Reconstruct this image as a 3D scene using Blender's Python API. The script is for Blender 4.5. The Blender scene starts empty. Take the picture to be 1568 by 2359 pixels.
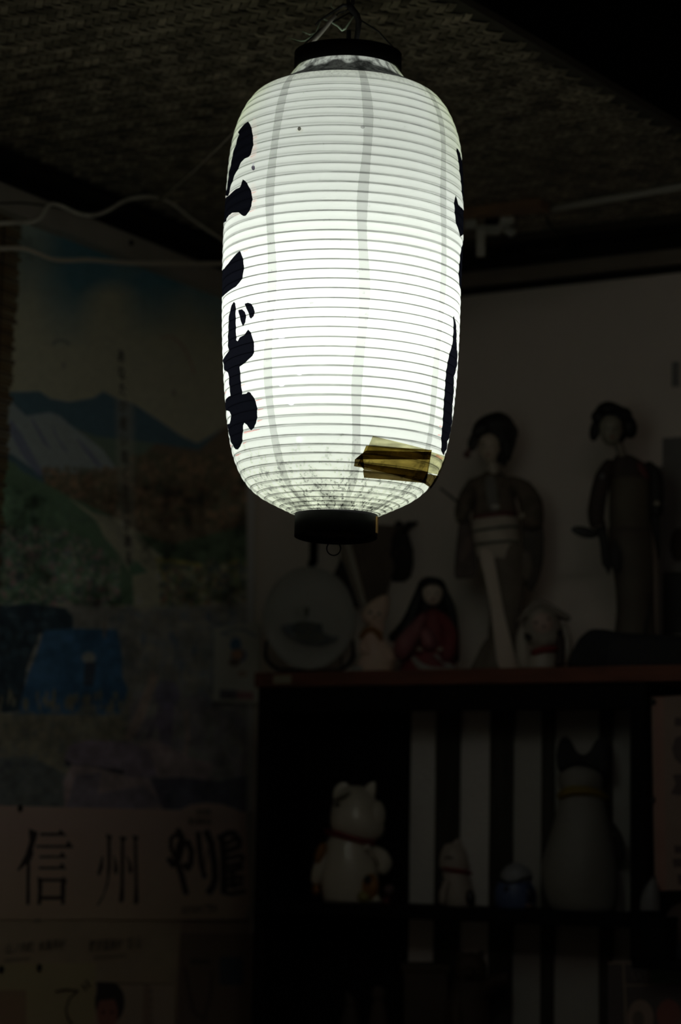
import bpy, bmesh, math, random
import numpy as np
from math import sin, cos, pi, radians, atan, hypot
from mathutils import Vector, Matrix

random.seed(7); rng = np.random.default_rng(7)
sc = bpy.context.scene
col = sc.collection

# ------------------------------------------------------------------ camera
IMW, IMH, F = 1568, 2359, 5200.0
yaw, pitch, roll = radians(29.8), atan(700 / 5200), radians(1.0)
CAM = Vector((4.4 * sin(radians(31.9)), -4.4 * cos(radians(31.9)), 1.30))
R3 = Matrix.Rotation(yaw, 3, 'Z') @ Matrix.Rotation(pi / 2 + pitch, 3, 'X') @ Matrix.Rotation(roll, 3, 'Z')
cd = bpy.data.cameras.new('camera')
cam = bpy.data.objects.new('camera', cd); col.objects.link(cam)
cam.matrix_world = Matrix.Translation(CAM) @ R3.to_4x4()
cd.sensor_fit = 'VERTICAL'; cd.sensor_height = 24.0; cd.lens = F / IMH * 24.0
cd.clip_start = 0.05
cd.dof.use_dof = True; cd.dof.focus_distance = 2.50; cd.dof.aperture_fstop = 3.1
sc.camera = cam

# ------------------------------------------------------------------ world, exposure
w = bpy.data.worlds.new('world'); sc.world = w; w.use_nodes = True
w.node_tree.nodes['Background'].inputs[0].default_value = (0.8, 0.9, 1.0, 1)
w.node_tree.nodes['Background'].inputs[1].default_value = 0.0004
sc.view_settings.view_transform = 'Standard'; sc.view_settings.look = 'None'
sc.view_settings.exposure = 0.0; sc.view_settings.gamma = 1.0; sc.view_settings.use_curve_mapping = False
sc.cycles.use_denoising = True
sc.cycles.max_bounces = 8; sc.cycles.diffuse_bounces = 5; sc.cycles.transparent_max_bounces = 8
sc.cycles.caustics_reflective = False; sc.cycles.caustics_refractive = False
sc.cycles.sample_clamp_indirect = 2.0
BULB = 45.0        # radiance of the bulb globe inside the lantern
GLOW = 0.37         # self-glow of the lit paper shade

# added dim fill light behind the camera, standing in for unseen room lighting
al = bpy.data.lights.new('added_fill_light', 'AREA'); al.shape = 'RECTANGLE'; al.size = 0.9; al.size_y = 0.25; al.energy = 1.45; al.color = (1.0, 0.90, 0.80)
alo = bpy.data.objects.new('added_fill_light', al); col.objects.link(alo); alo.location = (2.7, -4.0, 2.75)
alo.rotation_euler = (Vector((0.6, -0.2, 1.7)) - Vector((2.7, -4.0, 2.75))).to_track_quat('-Z', 'Y').to_euler()

# ------------------------------------------------------------------ geometry helpers
def ray(px, py):
    return R3 @ Vector(((px - IMW / 2) / F, -(py - IMH / 2) / F, -1.0))

def on(px, py, ax, val):
    d = ray(px, py); t = (val - CAM[ax]) / d[ax]
    return CAM + d * t

def proj(p):
    q = R3.transposed() @ (Vector(p) - CAM)
    return IMW / 2 + F * q.x / -q.z, IMH / 2 - F * q.y / -q.z, -q.z

class MB:
    def __init__(self): self.v, self.f, self.uv = [], [], None
    def add(self, vs, fs):
        b = len(self.v); self.v += [tuple(p) for p in vs]
        self.f += [tuple(b + i for i in f) for f in fs]; return self
    def box(self, x0, x1, y0, y1, z0, z1, M=None):
        vs = [Vector((x, y, z)) for z in (z0, z1) for y in (y0, y1) for x in (x0, x1)]
        if M: vs = [M @ p for p in vs]
        return self.add(vs, [(0, 2, 3, 1), (4, 5, 7, 6), (0, 1, 5, 4), (2, 6, 7, 3), (0, 4, 6, 2), (1, 3, 7, 5)])
    def loft(self, secs, n=20, cap=True):
        """sections (x, y, z, rx, ry) stacked along z"""
        vs, fs = [], []
        for (x, y, z, rx, ry) in secs:
            for k in range(n):
                a = 2 * pi * k / n; vs.append((x + rx * cos(a), y + ry * sin(a), z))
        for s in range(len(secs) - 1):
            for k in range(n):
                a, b = s * n + k, s * n + (k + 1) % n
                fs.append((a, b, b + n, a + n))
        if cap:
            fs.append(tuple(range(n - 1, -1, -1))); fs.append(tuple(range((len(secs) - 1) * n, len(secs) * n)))
        if secs[-1][2] < secs[0][2]: fs = [f[::-1] for f in fs]
        return self.add(vs, fs)
    def tube(self, pts, rad, n=8, flat=1.0):
        pts = [Vector(p) for p in pts]
        if not hasattr(rad, '__len__'): rad = [rad] * len(pts)
        vs, fs = [], []
        up = None
        for i, p in enumerate(pts):
            t = (pts[min(i + 1, len(pts) - 1)] - pts[max(i - 1, 0)]).normalized()
            if up is None:
                up = Vector((0, 1, 0)) if abs(t.y) < 0.9 else Vector((1, 0, 0))
            a = t.cross(up).normalized(); b = t.cross(a).normalized(); up = -b if False else up
            for k in range(n):
                an = 2 * pi * k / n
                vs.append(p + a * cos(an) * rad[i] + b * sin(an) * rad[i] * flat)
        for s in range(len(pts) - 1):
            for k in range(n):
                q, r = s * n + k, s * n + (k + 1) % n
                fs.append((q, q + n, r + n, r))
        fs.append(tuple(range(n))); fs.append(tuple(range(len(pts) * n - 1, (len(pts) - 1) * n - 1, -1)))
        return self.add(vs, fs)
    def ell(self, c, r, nu=18, nv=12, M=None):
        vs, fs = [(0, 0, 1)], []
        for i in range(1, nv):
            ph = pi * i / nv
            for k in range(nu):
                a = 2 * pi * k / nu; vs.append((sin(ph) * cos(a), sin(ph) * sin(a), cos(ph)))
        vs.append((0, 0, -1)); L = len(vs) - 1
        for k in range(nu): fs.append((0, 1 + k, 1 + (k + 1) % nu))
        for i in range(nv - 2):
            for k in range(nu):
                a, b = 1 + i * nu + k, 1 + i * nu + (k + 1) % nu
                fs.append((a, a + nu, b + nu, b))
        for k in range(nu): fs.append((L, 1 + (nv - 2) * nu + (k + 1) % nu, 1 + (nv - 2) * nu + k))
        out = []
        for p in vs:
            q = Vector((p[0] * r[0], p[1] * r[1], p[2] * r[2]))
            if M: q = M @ q
            out.append(q + Vector(c))
        return self.add(out, fs)
    def lathe(self, prof, c=(0, 0, 0), n=32, close=False):
        vs, fs = [], []
        for (r, z) in prof:
            for k in range(n):
                a = 2 * pi * k / n; vs.append((c[0] + r * cos(a), c[1] + r * sin(a), c[2] + z))
        m = len(prof)
        for s in range(m if close else m - 1):
            for k in range(n):
                a, b = s * n + k, s * n + (k + 1) % n
                a2, b2 = ((s + 1) % m) * n + k, ((s + 1) % m) * n + (k + 1) % n
                fs.append((a, b, b2, a2))
        return self.add(vs, fs)
    def prism(self, poly, y0, y1):
        """polygon in x,z extruded along y (y0 = near side)"""
        n = len(poly)
        vs = [(x, y0, z) for x, z in poly] + [(x, y1, z) for x, z in poly]
        fs = [tuple(range(n)), tuple(range(2 * n - 1, n - 1, -1))]
        fs += [(i, i + n, (i + 1) % n + n, (i + 1) % n) for i in range(n)]
        return self.add(vs, fs)
    def build(self, name, m, parent=None, smooth=True, bevel=0.0, loc=None, rot=None, uv=None):
        me = bpy.data.meshes.new(name); me.from_pydata(self.v, [], self.f); me.update()
        if bevel or True:
            bm = bmesh.new(); bm.from_mesh(me)
            if not self.uv: bmesh.ops.recalc_face_normals(bm, faces=bm.faces)
            if bevel:
                bmesh.ops.bevel(bm, geom=list(bm.edges), offset=bevel, segments=2, affect='EDGES', profile=0.6)
            bm.to_mesh(me); bm.free()
        if smooth:
            me.polygons.foreach_set('use_smooth', [True] * len(me.polygons))
        if self.uv:
            ul = me.uv_layers.new(name='UVMap')
            li = np.zeros(len(me.loops), int); me.loops.foreach_get('vertex_index', li)
            ul.data.foreach_set('uv', np.array(self.uv, np.float32)[li].ravel())
        me.materials.append(m)
        o = bpy.data.objects.new(name, me); col.objects.link(o)
        if parent: o.parent = parent
        if loc: o.location = loc
        if rot: o.rotation_euler = rot
        return o

def tag(o, label=None, cat=None, group=None, kind=None):
    if label: o['label'] = label
    if cat: o['category'] = cat
    if group: o['group'] = group
    if kind: o['kind'] = kind
    return o

def empty(name, loc, rz=0.0, label=None, cat=None, group=None):
    o = bpy.data.objects.new(name, None); col.objects.link(o); o.empty_display_size = 0.05
    o.location = loc; o.rotation_euler = (0, 0, rz); return tag(o, label, cat, group)

# ------------------------------------------------------------------ materials
def srgb(r, g, b):
    f = lambda c: (c / 255 / 12.92) if c / 255 <= 0.04045 else ((c / 255 + 0.055) / 1.055) ** 2.4
    return (f(r), f(g), f(b))

def mat(name, c, rough=0.7, c2=None, scale=30.0, bump=0.0, bscale=60.0, metal=0.0, spec=0.5, stretch=None, kind='noise', sheen=0.0, coat=0.0):
    m = bpy.data.materials.new(name); m.use_nodes = True; nt = m.node_tree; N = nt.nodes; L = nt.links
    b = N['Principled BSDF']; b.inputs['Base Color'].default_value = (*c, 1); b.inputs['Roughness'].default_value = rough
    b.inputs['Metallic'].default_value = metal; b.inputs['Specular IOR Level'].default_value = spec
    if coat: b.inputs['Coat Weight'].default_value = coat
    tc = N.new('ShaderNodeTexCoord'); mp = N.new('ShaderNodeMapping'); L.new(tc.outputs['Object'], mp.inputs[0])
    if stretch: mp.inputs['Scale'].default_value = stretch
    if c2:
        if kind == 'voronoi':
            t = N.new('ShaderNodeTexVoronoi'); t.inputs['Scale'].default_value = scale; out = t.outputs['Distance']
        else:
            t = N.new('ShaderNodeTexNoise'); t.inputs['Scale'].default_value = scale; t.inputs['Detail'].default_value = 4; out = t.outputs['Fac']
        L.new(mp.outputs[0], t.inputs['Vector'])
        r = N.new('ShaderNodeValToRGB'); L.new(out, r.inputs[0]); L.new(r.outputs[0], b.inputs['Base Color'])
        r.color_ramp.elements[0].color = (*c, 1); r.color_ramp.elements[1].color = (*c2, 1)
        r.color_ramp.elements[0].position = 0.38; r.color_ramp.elements[1].position = 0.62
    if bump:
        t = N.new('ShaderNodeTexNoise'); t.inputs['Scale'].default_value = bscale; t.inputs['Detail'].default_value = 3
        L.new(mp.outputs[0], t.inputs['Vector'])
        bp = N.new('ShaderNodeBump'); bp.inputs['Strength'].default_value = bump; bp.inputs['Distance'].default_value = 0.004
        L.new(t.outputs['Fac'], bp.inputs['Height']); L.new(bp.outputs[0], b.inputs['Normal'])
    return m

# ------------------------------------------------------------------ print canvases (numpy painting of printed / inked surfaces)
class Canvas:
    """RGB painting; x0,y0 = coordinate of the top-left texel, k = texels per unit"""
    def __init__(self, x0, y0, x1, y1, k, color=(0.5, 0.5, 0.5)):
        self.x0, self.y0, self.k = x0, y0, k
        self.w, self.h = int((x1 - x0) * k), int((y1 - y0) * k)
        self.a = np.empty((self.h, self.w, 3), np.float32); self.a[:] = color
        self.X = x0 + (np.arange(self.w) + 0.5) / k; self.Y = y0 + (np.arange(self.h) + 0.5) / k
    def mask(self, poly):
        P = np.asarray(poly, float)
        lo = P.min(0); hi = P.max(0)
        i0 = max(int((lo[0] - self.x0) * self.k), 0); i1 = min(int((hi[0] - self.x0) * self.k) + 2, self.w)
        j0 = max(int((lo[1] - self.y0) * self.k), 0); j1 = min(int((hi[1] - self.y0) * self.k) + 2, self.h)
        if i0 >= i1 or j0 >= j1: return None
        X = self.X[None, i0:i1]; Y = self.Y[j0:j1, None]
        ins = np.zeros((j1 - j0, i1 - i0), bool)
        for (ax, ay), (bx, by) in zip(P, np.roll(P, -1, 0)):
            if ay == by: continue
            c = ((ay > Y) != (by > Y)) & (X < (bx - ax) * (Y - ay) / (by - ay) + ax)
            ins ^= c
        return (slice(j0, j1), slice(i0, i1)), ins
    def poly(self, poly, c, alpha=1.0):
        r = self.mask(poly)
        if r is None: return
        s, m = r; a = self.a[s]; a[m] = a[m] * (1 - alpha) + np.array(c, np.float32) * alpha
    def ell(self, cx, cy, rx, ry, c, alpha=1.0, n=28):
        self.poly([(cx + rx * cos(2 * pi * i / n), cy + ry * sin(2 * pi * i / n)) for i in range(n)], c, alpha)
    def line(self, pts, wd, c, alpha=1.0):
        for (a, b) in zip(pts[:-1], pts[1:]):
            d = np.array(b, float) - np.array(a, float); L = np.hypot(*d) or 1; n = np.array((-d[1], d[0])) / L * wd / 2; e = d / L * wd * 0.3
            A = np.array(a, float) - e; B = np.array(b, float) + e
            self.poly([A + n, B + n, B - n, A - n], c, alpha)
    def blobs(self, n, box, r, cols, alpha=0.8, asp=1.0, poly=None):
        for _ in range(n):
            x = random.uniform(box[0], box[2]); y = random.uniform(box[1], box[3]); q = random.uniform(*r)
            if poly is not None and not inpoly(x, y, poly): continue
            self.ell(x, y, q * asp, q, random.choice(cols), alpha * random.uniform(0.5, 1), 9)
    def blur(self, n):
        a = self.a
        for _ in range(n):
            a = (a + np.roll(a, 1, 0) + np.roll(a, -1, 0)) / 3; a = (a + np.roll(a, 1, 1) + np.roll(a, -1, 1)) / 3
        self.a = a
    def image(self, name, arr=None):
        a = self.a if arr is None else arr
        h, w_ = a.shape[:2]
        im = bpy.data.images.new(name, w_, h, float_buffer=False); im.colorspace_settings.name = 'sRGB'
        c = np.clip(a, 0, 1); s = np.where(c <= 0.0031308, c * 12.92, 1.055 * np.power(c, 1 / 2.4) - 0.055)
        buf = np.ones((h, w_, 4), np.float32); buf[..., :3] = s[::-1]
        im.pixels.foreach_set(buf.ravel()); im.update(); im.pack(); return im

def inpoly(x, y, P):
    c = False
    for (ax, ay), (bx, by) in zip(P, P[1:] + P[:1]):
        if (ay > y) != (by > y) and x < (bx - ax) * (y - ay) / (by - ay) + ax: c = not c
    return c

def vnoise(h, w_, cell, oct=3):
    """smooth value noise 0..1"""
    out = np.zeros((h, w_), np.float32); amp = 1.0; tot = 0
    for o in range(oct):
        gh, gw = int(h / cell) + 3, int(w_ / cell) + 3
        g = rng.random((gh, gw)).astype(np.float32)
        y = np.arange(h) / cell; x = np.arange(w_) / cell
        yi = y.astype(int); xi = x.astype(int); fy = (y - yi); fx = (x - xi)
        fy = (fy * fy * (3 - 2 * fy))[:, None]; fx = (fx * fx * (3 - 2 * fx))[None]
        a = g[yi][:, xi]; b = g[yi][:, xi + 1]; c = g[yi + 1][:, xi]; d = g[yi + 1][:, xi + 1]
        out += amp * ((a * (1 - fx) + b * fx) * (1 - fy) + (c * (1 - fx) + d * fx) * fy); tot += amp
        amp *= 0.5; cell = max(cell / 2, 1.0)
    return out / tot

def image_mat(name, im, rough=0.6, spec=0.3):
    m = bpy.data.materials.new(name); m.use_nodes = True; N = m.node_tree.nodes; L = m.node_tree.links
    t = N.new('ShaderNodeTexImage'); t.image = im; t.extension = 'EXTEND'
    b = N['Principled BSDF']; b.inputs['Roughness'].default_value = rough; b.inputs['Specular IOR Level'].default_value = spec
    L.new(t.outputs['Color'], b.inputs['Base Color']); return m

# ================================================================== SETTING
CEIL = 2.362
M_wall = mat('wall_plaster', (0.88, 0.79, 0.71), 0.85, c2=(0.82, 0.745, 0.67), scale=3, bump=0.15, bscale=90)
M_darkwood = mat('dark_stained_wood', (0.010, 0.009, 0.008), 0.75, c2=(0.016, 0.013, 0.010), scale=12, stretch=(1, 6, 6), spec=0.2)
M_beam = mat('painted_beam', (0.58, 0.52, 0.46), 0.6, c2=(0.47, 0.43, 0.38), scale=8, bump=0.2, bscale=50)
M_cornice = mat('brown_cornice', (0.26, 0.215, 0.175), 0.6, c2=(0.21, 0.17, 0.135), scale=9, stretch=(1, 8, 8))
M_black = mat('black_unlit_void_and_hook', (0.004, 0.004, 0.004), 0.95, spec=0.05)  # black colour stands in for the loft's unlit dark; the hook is plain black

def S(o): return tag(o, kind='structure')
S(MB().box(-0.06, 0, -4.4, 0.06, 0, CEIL + 0.7).build('wall_left', M_wall, smooth=False))
S(MB().box(0, 3.2, 0, 0.06, 0, CEIL + 0.7).build('wall_back', M_wall, smooth=False))
S(MB().box(3.2, 3.26, -4.4, 0.06, 0, CEIL + 0.7).build('wall_right', M_wall, smooth=False))
S(MB().box(-0.06, 3.26, -4.46, -4.4, 0, CEIL + 0.7).build('wall_front', M_wall, smooth=False))
M_floor = mat('floor_boards', (0.10, 0.06, 0.035), 0.5, c2=(0.06, 0.035, 0.02), scale=5, stretch=(1, 8, 1))
floor = S(MB().box(0, 3.2, -4.4, 0, -0.05, -0.004).build('floor', mat('floor_joint', (0.02, 0.014, 0.01), 0.8), smooth=False))
bm_ = MB().box(0.001, 0.149, -4.39, -0.01, 0, 0.004)
b0 = bm_.build('floor_board', M_floor, floor, smooth=False); b0.location.z = -0.004
for i in range(1, 21):
    o = b0.copy(); o.location.x = 0.15 * i; col.objects.link(o)
# ceiling panel: stops along a slightly slanted line near x = 1.07, loft beyond coloured black as if unlit
edge = lambda y: 1.037 + (y + 1.205) * 0.085
ce = MB(); ce.add([(0, 0, CEIL), (edge(0), 0, CEIL), (edge(-4.4), -4.4, CEIL), (0, -4.4, CEIL),
                   (0, 0, CEIL + .012), (edge(0), 0, CEIL + .012), (edge(-4.4), -4.4, CEIL + .012), (0, -4.4, CEIL + .012)],
                  [(0, 1, 2, 3), (7, 6, 5, 4), (0, 4, 5, 1), (1, 5, 6, 2), (2, 6, 7, 3), (3, 7, 4, 0)])
M_mat_under = mat('ceiling_underlay', (0.075, 0.066, 0.048), 0.9)
ceiling = S(ce.build('ceiling', M_mat_under, smooth=False))
M_weave = mat('woven_bamboo', (0.18, 0.155, 0.11), 0.42, c2=(0.36, 0.31, 0.225), scale=24, spec=0.4)
wv = MB(); cw = 0.0105; ang = radians(44)
e1 = Vector((cos(ang), sin(ang))); e2 = Vector((-sin(ang), cos(ang)))
def strip(c0, d, n):
    L = 3 * cw * 0.97; hw = cw * random.uniform(.45, .49)
    vs = []
    jit = random.uniform(-.0003, .0003)
    for t, h in ((0, 0.0002), (0.2, 0.0026), (0.8, 0.0026), (1, 0.0002)):
        for s, dh in ((-1, 0), (0, 0.0012), (1, 0)):
            p = c0 + d * (L * t) + n * (hw * s)
            vs.append((p.x, p.y, CEIL - 0.0004 - h - dh - jit))
    wv.add(vs, [(3 * a + b, 3 * a + b + 1, 3 * a + b + 4, 3 * a + b + 3) for a in range(3) for b in range(2)])
NI = 340
for i in range(-NI // 2, NI // 2):
    for j in range(-NI // 2, NI // 2):
        ph = (i + j) % 6
        if ph not in (0, 3): continue
        base = Vector((0.55, -1.1))
        if ph == 0:   # warp float starts at this cell, runs along e2
            c0 = base + e1 * (cw * (i + .5)) + e2 * (cw * j); d, n = e2, e1
        else:
            c0 = base + e2 * (cw * (j + .5)) + e1 * (cw * i); d, n = e1, e2
        m_ = c0 + d * (1.5 * cw)
        if m_.x < 0.10 or m_.x > edge(m_.y) - 0.018 or m_.y > -0.10 or m_.y < -2.1: continue
        strip(c0, d, n)
wo = wv.build('woven_strips', M_weave, ceiling, smooth=True); tag(wo, kind='stuff')
nst = len(wv.f) // 6
tone = np.clip(rng.normal(1.0, 0.28, nst), .45, 1.7)
at_ = wo.data.attributes.new('strip_tone', 'FLOAT', 'FACE'); at_.data.foreach_set('value', np.repeat(tone, 6).astype(np.float32)[:len(wo.data.polygons)])
nt = M_weave.node_tree; an = nt.nodes.new('ShaderNodeAttribute'); an.attribute_name = 'strip_tone'
vm = nt.nodes.new('ShaderNodeVectorMath'); vm.operation = 'SCALE'; bs = nt.nodes['Principled BSDF']; src = bs.inputs['Base Color'].links[0].from_socket
nt.links.new(src, vm.inputs[0]); nt.links.new(an.outputs['Fac'], vm.inputs['Scale']); nt.links.new(vm.outputs[0], bs.inputs['Base Color'])
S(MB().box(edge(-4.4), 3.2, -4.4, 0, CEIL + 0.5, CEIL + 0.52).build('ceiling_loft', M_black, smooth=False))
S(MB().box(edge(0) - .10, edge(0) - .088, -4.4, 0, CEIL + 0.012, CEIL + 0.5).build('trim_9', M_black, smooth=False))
# dark boards in the ceiling corners, pale beam and brown cornice under them
S(MB().box(0.0005, 0.085, -4.4, -0.086, CEIL - 0.012, CEIL - 0.001).build('trim_1', M_darkwood, smooth=False))
S(MB().box(0.0005, edge(0), -0.030, -0.0005, CEIL - 0.014, CEIL - 0.001).build('trim_2', M_darkwood, smooth=False))
S(MB().box(0.0005, 0.012, -4.3, -0.0125, 2.3285, CEIL - .0125).build('trim_7', M_darkwood, smooth=False))
S(MB().box(0.0125, edge(0), -0.012, -0.0005, 2.3185, CEIL - .0145).build('trim_8', M_darkwood, smooth=False))
bt = S(MB().box(0.0005, 0.030, -4.3, -0.022, 2.284, 2.328).build('trim_3', M_beam, smooth=False, bevel=0.002))
MB().box(0.0305, 0.034, -4.3, -0.022, 2.285, 2.291).build('beam_lip', M_beam, bt, smooth=False)
scr = MB().ell((0.0305, -0.50, 2.312), (0.003, 0.006, 0.006)).build('screw_head', M_darkwood, bt)
S(MB().box(0.036, 2.9, -0.022, -0.0005, 2.290, 2.318).build('trim_4', M_cornice, smooth=False, bevel=0.002))
S(MB().box(0.036, 2.9, -0.010, -0.0005, 2.278, 2.2895).build('trim_5', M_darkwood, smooth=False))  # dark strip put in for the shadow line under the cornice

# ================================================================== LANTERN
LD = 2.60
fwd = Vector((-sin(yaw), cos(yaw), 0))
LC0 = CAM + fwd * LD
nrm = Vector((-fwd.x, -fwd.y, 0.0))
def onplane(px, py):
    d = ray(px, py); t = (LC0 + Vector((0, 0, 0.75)) - CAM).dot(nrm) / d.dot(nrm); return CAM + d * t
A_top, A_bot = onplane(801, 110), onplane(772, 1240)
zl = (A_top - A_bot).normalized(); yl = -nrm; xl = yl.cross(zl).normalized(); yl = zl.cross(xl).normalized()
ORG = onplane(787, 690)
LM = Matrix(((xl.x, yl.x, zl.x, ORG.x), (xl.y, yl.y, zl.y, ORG.y), (xl.z, yl.z, zl.z, ORG.z), (0, 0, 0, 1)))
LI = LM.inverted()
def axc(py): return 801 - (py - 110) * 0.02566
def zr(py, r):
    p = LI @ onplane(axc(py), py); q = LI @ onplane(axc(py) + r, py)
    return p.z, (q - p).length
PROF = [(150, 106), (166, 108), (190, 122), (203, 166), (222, 198), (246, 226), (285, 247), (324, 260), (378, 268), (447, 272),
        (510, 274), (560, 275), (690, 273.5), (778, 272), (868, 268), (957, 260.5), (1030, 249), (1074, 236), (1116, 214),
        (1142, 187), (1160, 154), (1176, 118), (1186, 97)]
pz, pr = zip(*[zr(*p) for p in PROF]); pz = np.array(pz); pr = np.array(pr)
# resample: smooth curve by arc length
seg = np.concatenate([[0], np.cumsum(np.hypot(np.diff(pz), np.diff(pr)))])
fine = np.linspace(0, seg[-1], 800)
fz = np.interp(fine, seg, pz); fr = np.interp(fine, seg, pr)
k_ = np.ones(31) / 31
def smth(a):
    b = np.concatenate([2 * a[0] - a[15:0:-1], a, 2 * a[-1] - a[-2:-17:-1]]); return np.convolve(b, k_, 'valid')
keep = fine > seg[3] + 0.010
fz = np.where(keep, smth(fz), fz); fr = np.where(keep, smth(fr), fr)
ARC = seg[-1]; a_neck = seg[3]
crowns = [161, 177, 193, 208, 228, 247, 267, 288, 310, 331, 352.6, 374.5, 396, 418, 440] + [440 + 22.4 * i for i in range(1, 8)] + [619, 641, 663, 686, 708, 730, 752, 775, 797, 819, 841, 863, 886, 908, 931, 954, 976, 1000, 1022, 1042, 1063, 1083, 1101, 1116, 1130, 1143, 1153, 1162, 1170]
ca_ = np.array([proj(LM @ Vector((0, -np.interp(a, fine, fr), np.interp(a, fine, fz))))[1] for a in fine])
ok_ = fine >= a_neck - .004
ribs_a = np.interp(crowns, np.maximum.accumulate(ca_[ok_]), fine[ok_])
ribs_a = np.array([a for i, a in enumerate(ribs_a) if i == 0 or a - ribs_a[i - 1] > .003])
a_neck = float(ribs_a[0]); NR = len(ribs_a) - 1
LT = empty('paper_lantern', (0, 0, 0), 0, 'glowing white paper lantern with black brush lettering hanging from the woven ceiling', 'lantern')
LT.matrix_world = LM
def prof(a): return float(np.interp(a, fine, fz)), float(np.interp(a, fine, fr))

# ---- ink and paper map: x = angle in degrees (0 faces the camera), y = arc length (m) from the top
KA = 7.0
cv = Canvas(-180, 0, 180, 1, KA, (1, 1, 1))     # only for X coordinates; arc direction is scaled below
TW, TH = 2520, 1900
class LC(Canvas):
    def __init__(self):
        self.x0, self.y0 = -180.0, 0.0; self.w, self.h = TW, TH
        self.kx, self.ky = TW / 360.0, TH / ARC
        self.a = np.ones((TH, TW, 3), np.float32)
        self.X = -180 + (np.arange(TW) + .5) / self.kx; self.Y = (np.arange(TH) + .5) / self.ky
    def mask(self, poly):
        P = np.asarray(poly, float); lo = P.min(0); hi = P.max(0)
        i0 = max(int((lo[0] + 180) * self.kx), 0); i1 = min(int((hi[0] + 180) * self.kx) + 2, self.w)
        j0 = max(int(lo[1] * self.ky), 0); j1 = min(int(hi[1] * self.ky) + 2, self.h)
        if i0 >= i1 or j0 >= j1: return None
        X = self.X[None, i0:i1]; Y = self.Y[j0:j1, None]; ins = np.zeros((j1 - j0, i1 - i0), bool)
        for (ax, ay), (bx, by) in zip(P, np.roll(P, -1, 0)):
            if ay == by: continue
            ins ^= ((ay > Y) != (by > Y)) & (X < (bx - ax) * (Y - ay) / (by - ay) + ax)
        return (slice(j0, j1), slice(i0, i1)), ins
lc = LC()
LI3 = LI.to_3x3(); co = LI @ CAM
def surf(px, py):
    """photo point on the shade -> (angle deg, arc length)"""
    d = LI3 @ ray(px, py)
    t = np.linspace(2.3, 3.1, 1600) 
    x = co.x + d.x * t; y = co.y + d.y * t; z = co.z + d.z * t
    r = np.interp(-z, -fz, fr, left=0, right=0); g = np.hypot(x, y) - r
    h = np.where(g < 0)[0]
    if len(h): i = h[0]; ex = 0
    else:
        i = int(np.argmin(g)); ex = g[i] / 0.14
    th = math.degrees(math.atan2(x[i], -y[i]))
    th += (1 if th > 0 else -1) * math.degrees(ex * 2.2)
    return th, float(np.interp(-z[i], -fz, fine))
def onshade(pts, sub=3):
    out = []
    for (a, b) in zip(pts, pts[1:] + pts[:1]):
        for s in range(sub):
            t = s / sub; out.append(surf(a[0] + (b[0] - a[0]) * t, a[1] + (b[1] - a[1]) * t))
    return out
def Zm(ox, oy, k, pts): return [(ox + x / k, oy + y / k) for x, y in pts]

# paper tone: panels, seams, grime, painted side falloff
n1 = vnoise(TH, TW, 60, 4); n2 = vnoise(TH, TW, 9, 3); n3 = vnoise(TH, TW, 24, 4)
v = (np.arange(TH) / TH)[:, None]
base = np.ones((TH, TW), np.float32) * (0.85 + 0.06 * n1)
aY = lc.Y[:, None]
for k in range(8):                                   # eight vertical overlaps where the paper panels are glued
    c = 9.5 + 45 * k; c = (c + 180) % 360 - 180
    dx = np.abs((lc.X[None] - c + 180) % 360 - 180 + 1.1 * np.sin(aY * 31 + k))
    base *= np.where(dx < 2.35 + 0.25 * np.sin(aY * 60 + k), 0.70, 1.0)
    base *= 1 - 0.35 * np.exp(-((dx - 0.2) / 2.6) ** 2) * np.clip(1 - v * 5, 0, 1) * np.where(n3 > .5, 1, .4)
bot = np.clip((aY - (ARC - 0.115)) / 0.10, 0, 1)    # sooty specks near the bottom hoop
base *= 1 - bot * 0.85 * np.clip((n2 - 0.53) * 8, 0, 1) * np.clip((n3 - .38) * 4, 0, 1)
base *= 1 - bot ** 2 * .5 * np.clip((n1 - .45) * 5, 0, 1)
base *= 1 - 0.35 * bot * np.clip((n3 - 0.45) * 3, 0, 1)
base *= 1 - 0.25 * np.clip((n2 - 0.70) * 8, 0, 1) * np.clip((n3 - .5) * 3, 0, 1)
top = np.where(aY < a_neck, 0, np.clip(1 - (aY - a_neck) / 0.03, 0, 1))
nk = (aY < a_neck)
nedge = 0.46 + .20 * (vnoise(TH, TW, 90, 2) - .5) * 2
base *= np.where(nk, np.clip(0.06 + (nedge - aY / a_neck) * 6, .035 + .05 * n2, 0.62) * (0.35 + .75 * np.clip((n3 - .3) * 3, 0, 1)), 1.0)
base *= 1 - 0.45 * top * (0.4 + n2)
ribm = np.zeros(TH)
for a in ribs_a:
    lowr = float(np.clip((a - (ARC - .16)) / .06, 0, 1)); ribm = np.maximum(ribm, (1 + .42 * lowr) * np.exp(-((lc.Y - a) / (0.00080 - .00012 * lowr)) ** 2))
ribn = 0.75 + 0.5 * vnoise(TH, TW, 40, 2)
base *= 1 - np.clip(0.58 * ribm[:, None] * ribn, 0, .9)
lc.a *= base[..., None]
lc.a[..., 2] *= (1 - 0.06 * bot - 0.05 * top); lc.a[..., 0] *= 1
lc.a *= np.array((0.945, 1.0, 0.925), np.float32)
yell_falloff = np.clip((np.abs(lc.X[None]) - 42) / 35, 0, 1) * np.clip(1 - (aY - a_neck) / 0.15, 0, 1) * (.75 + .5 * (n1 - .5))  # yellowed sides, with the glow's edge-on falloff painted into the paper
lc.a[..., 2] *= 1 - 0.60 * yell_falloff; lc.a[..., 0] *= 1 - .30 * yell_falloff; lc.a[..., 1] *= 1 - .22 * yell_falloff
lc.a[..., 2] *= 1 - .10 * bot; lc.a[..., 0] *= 1 - .02 * bot
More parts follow.
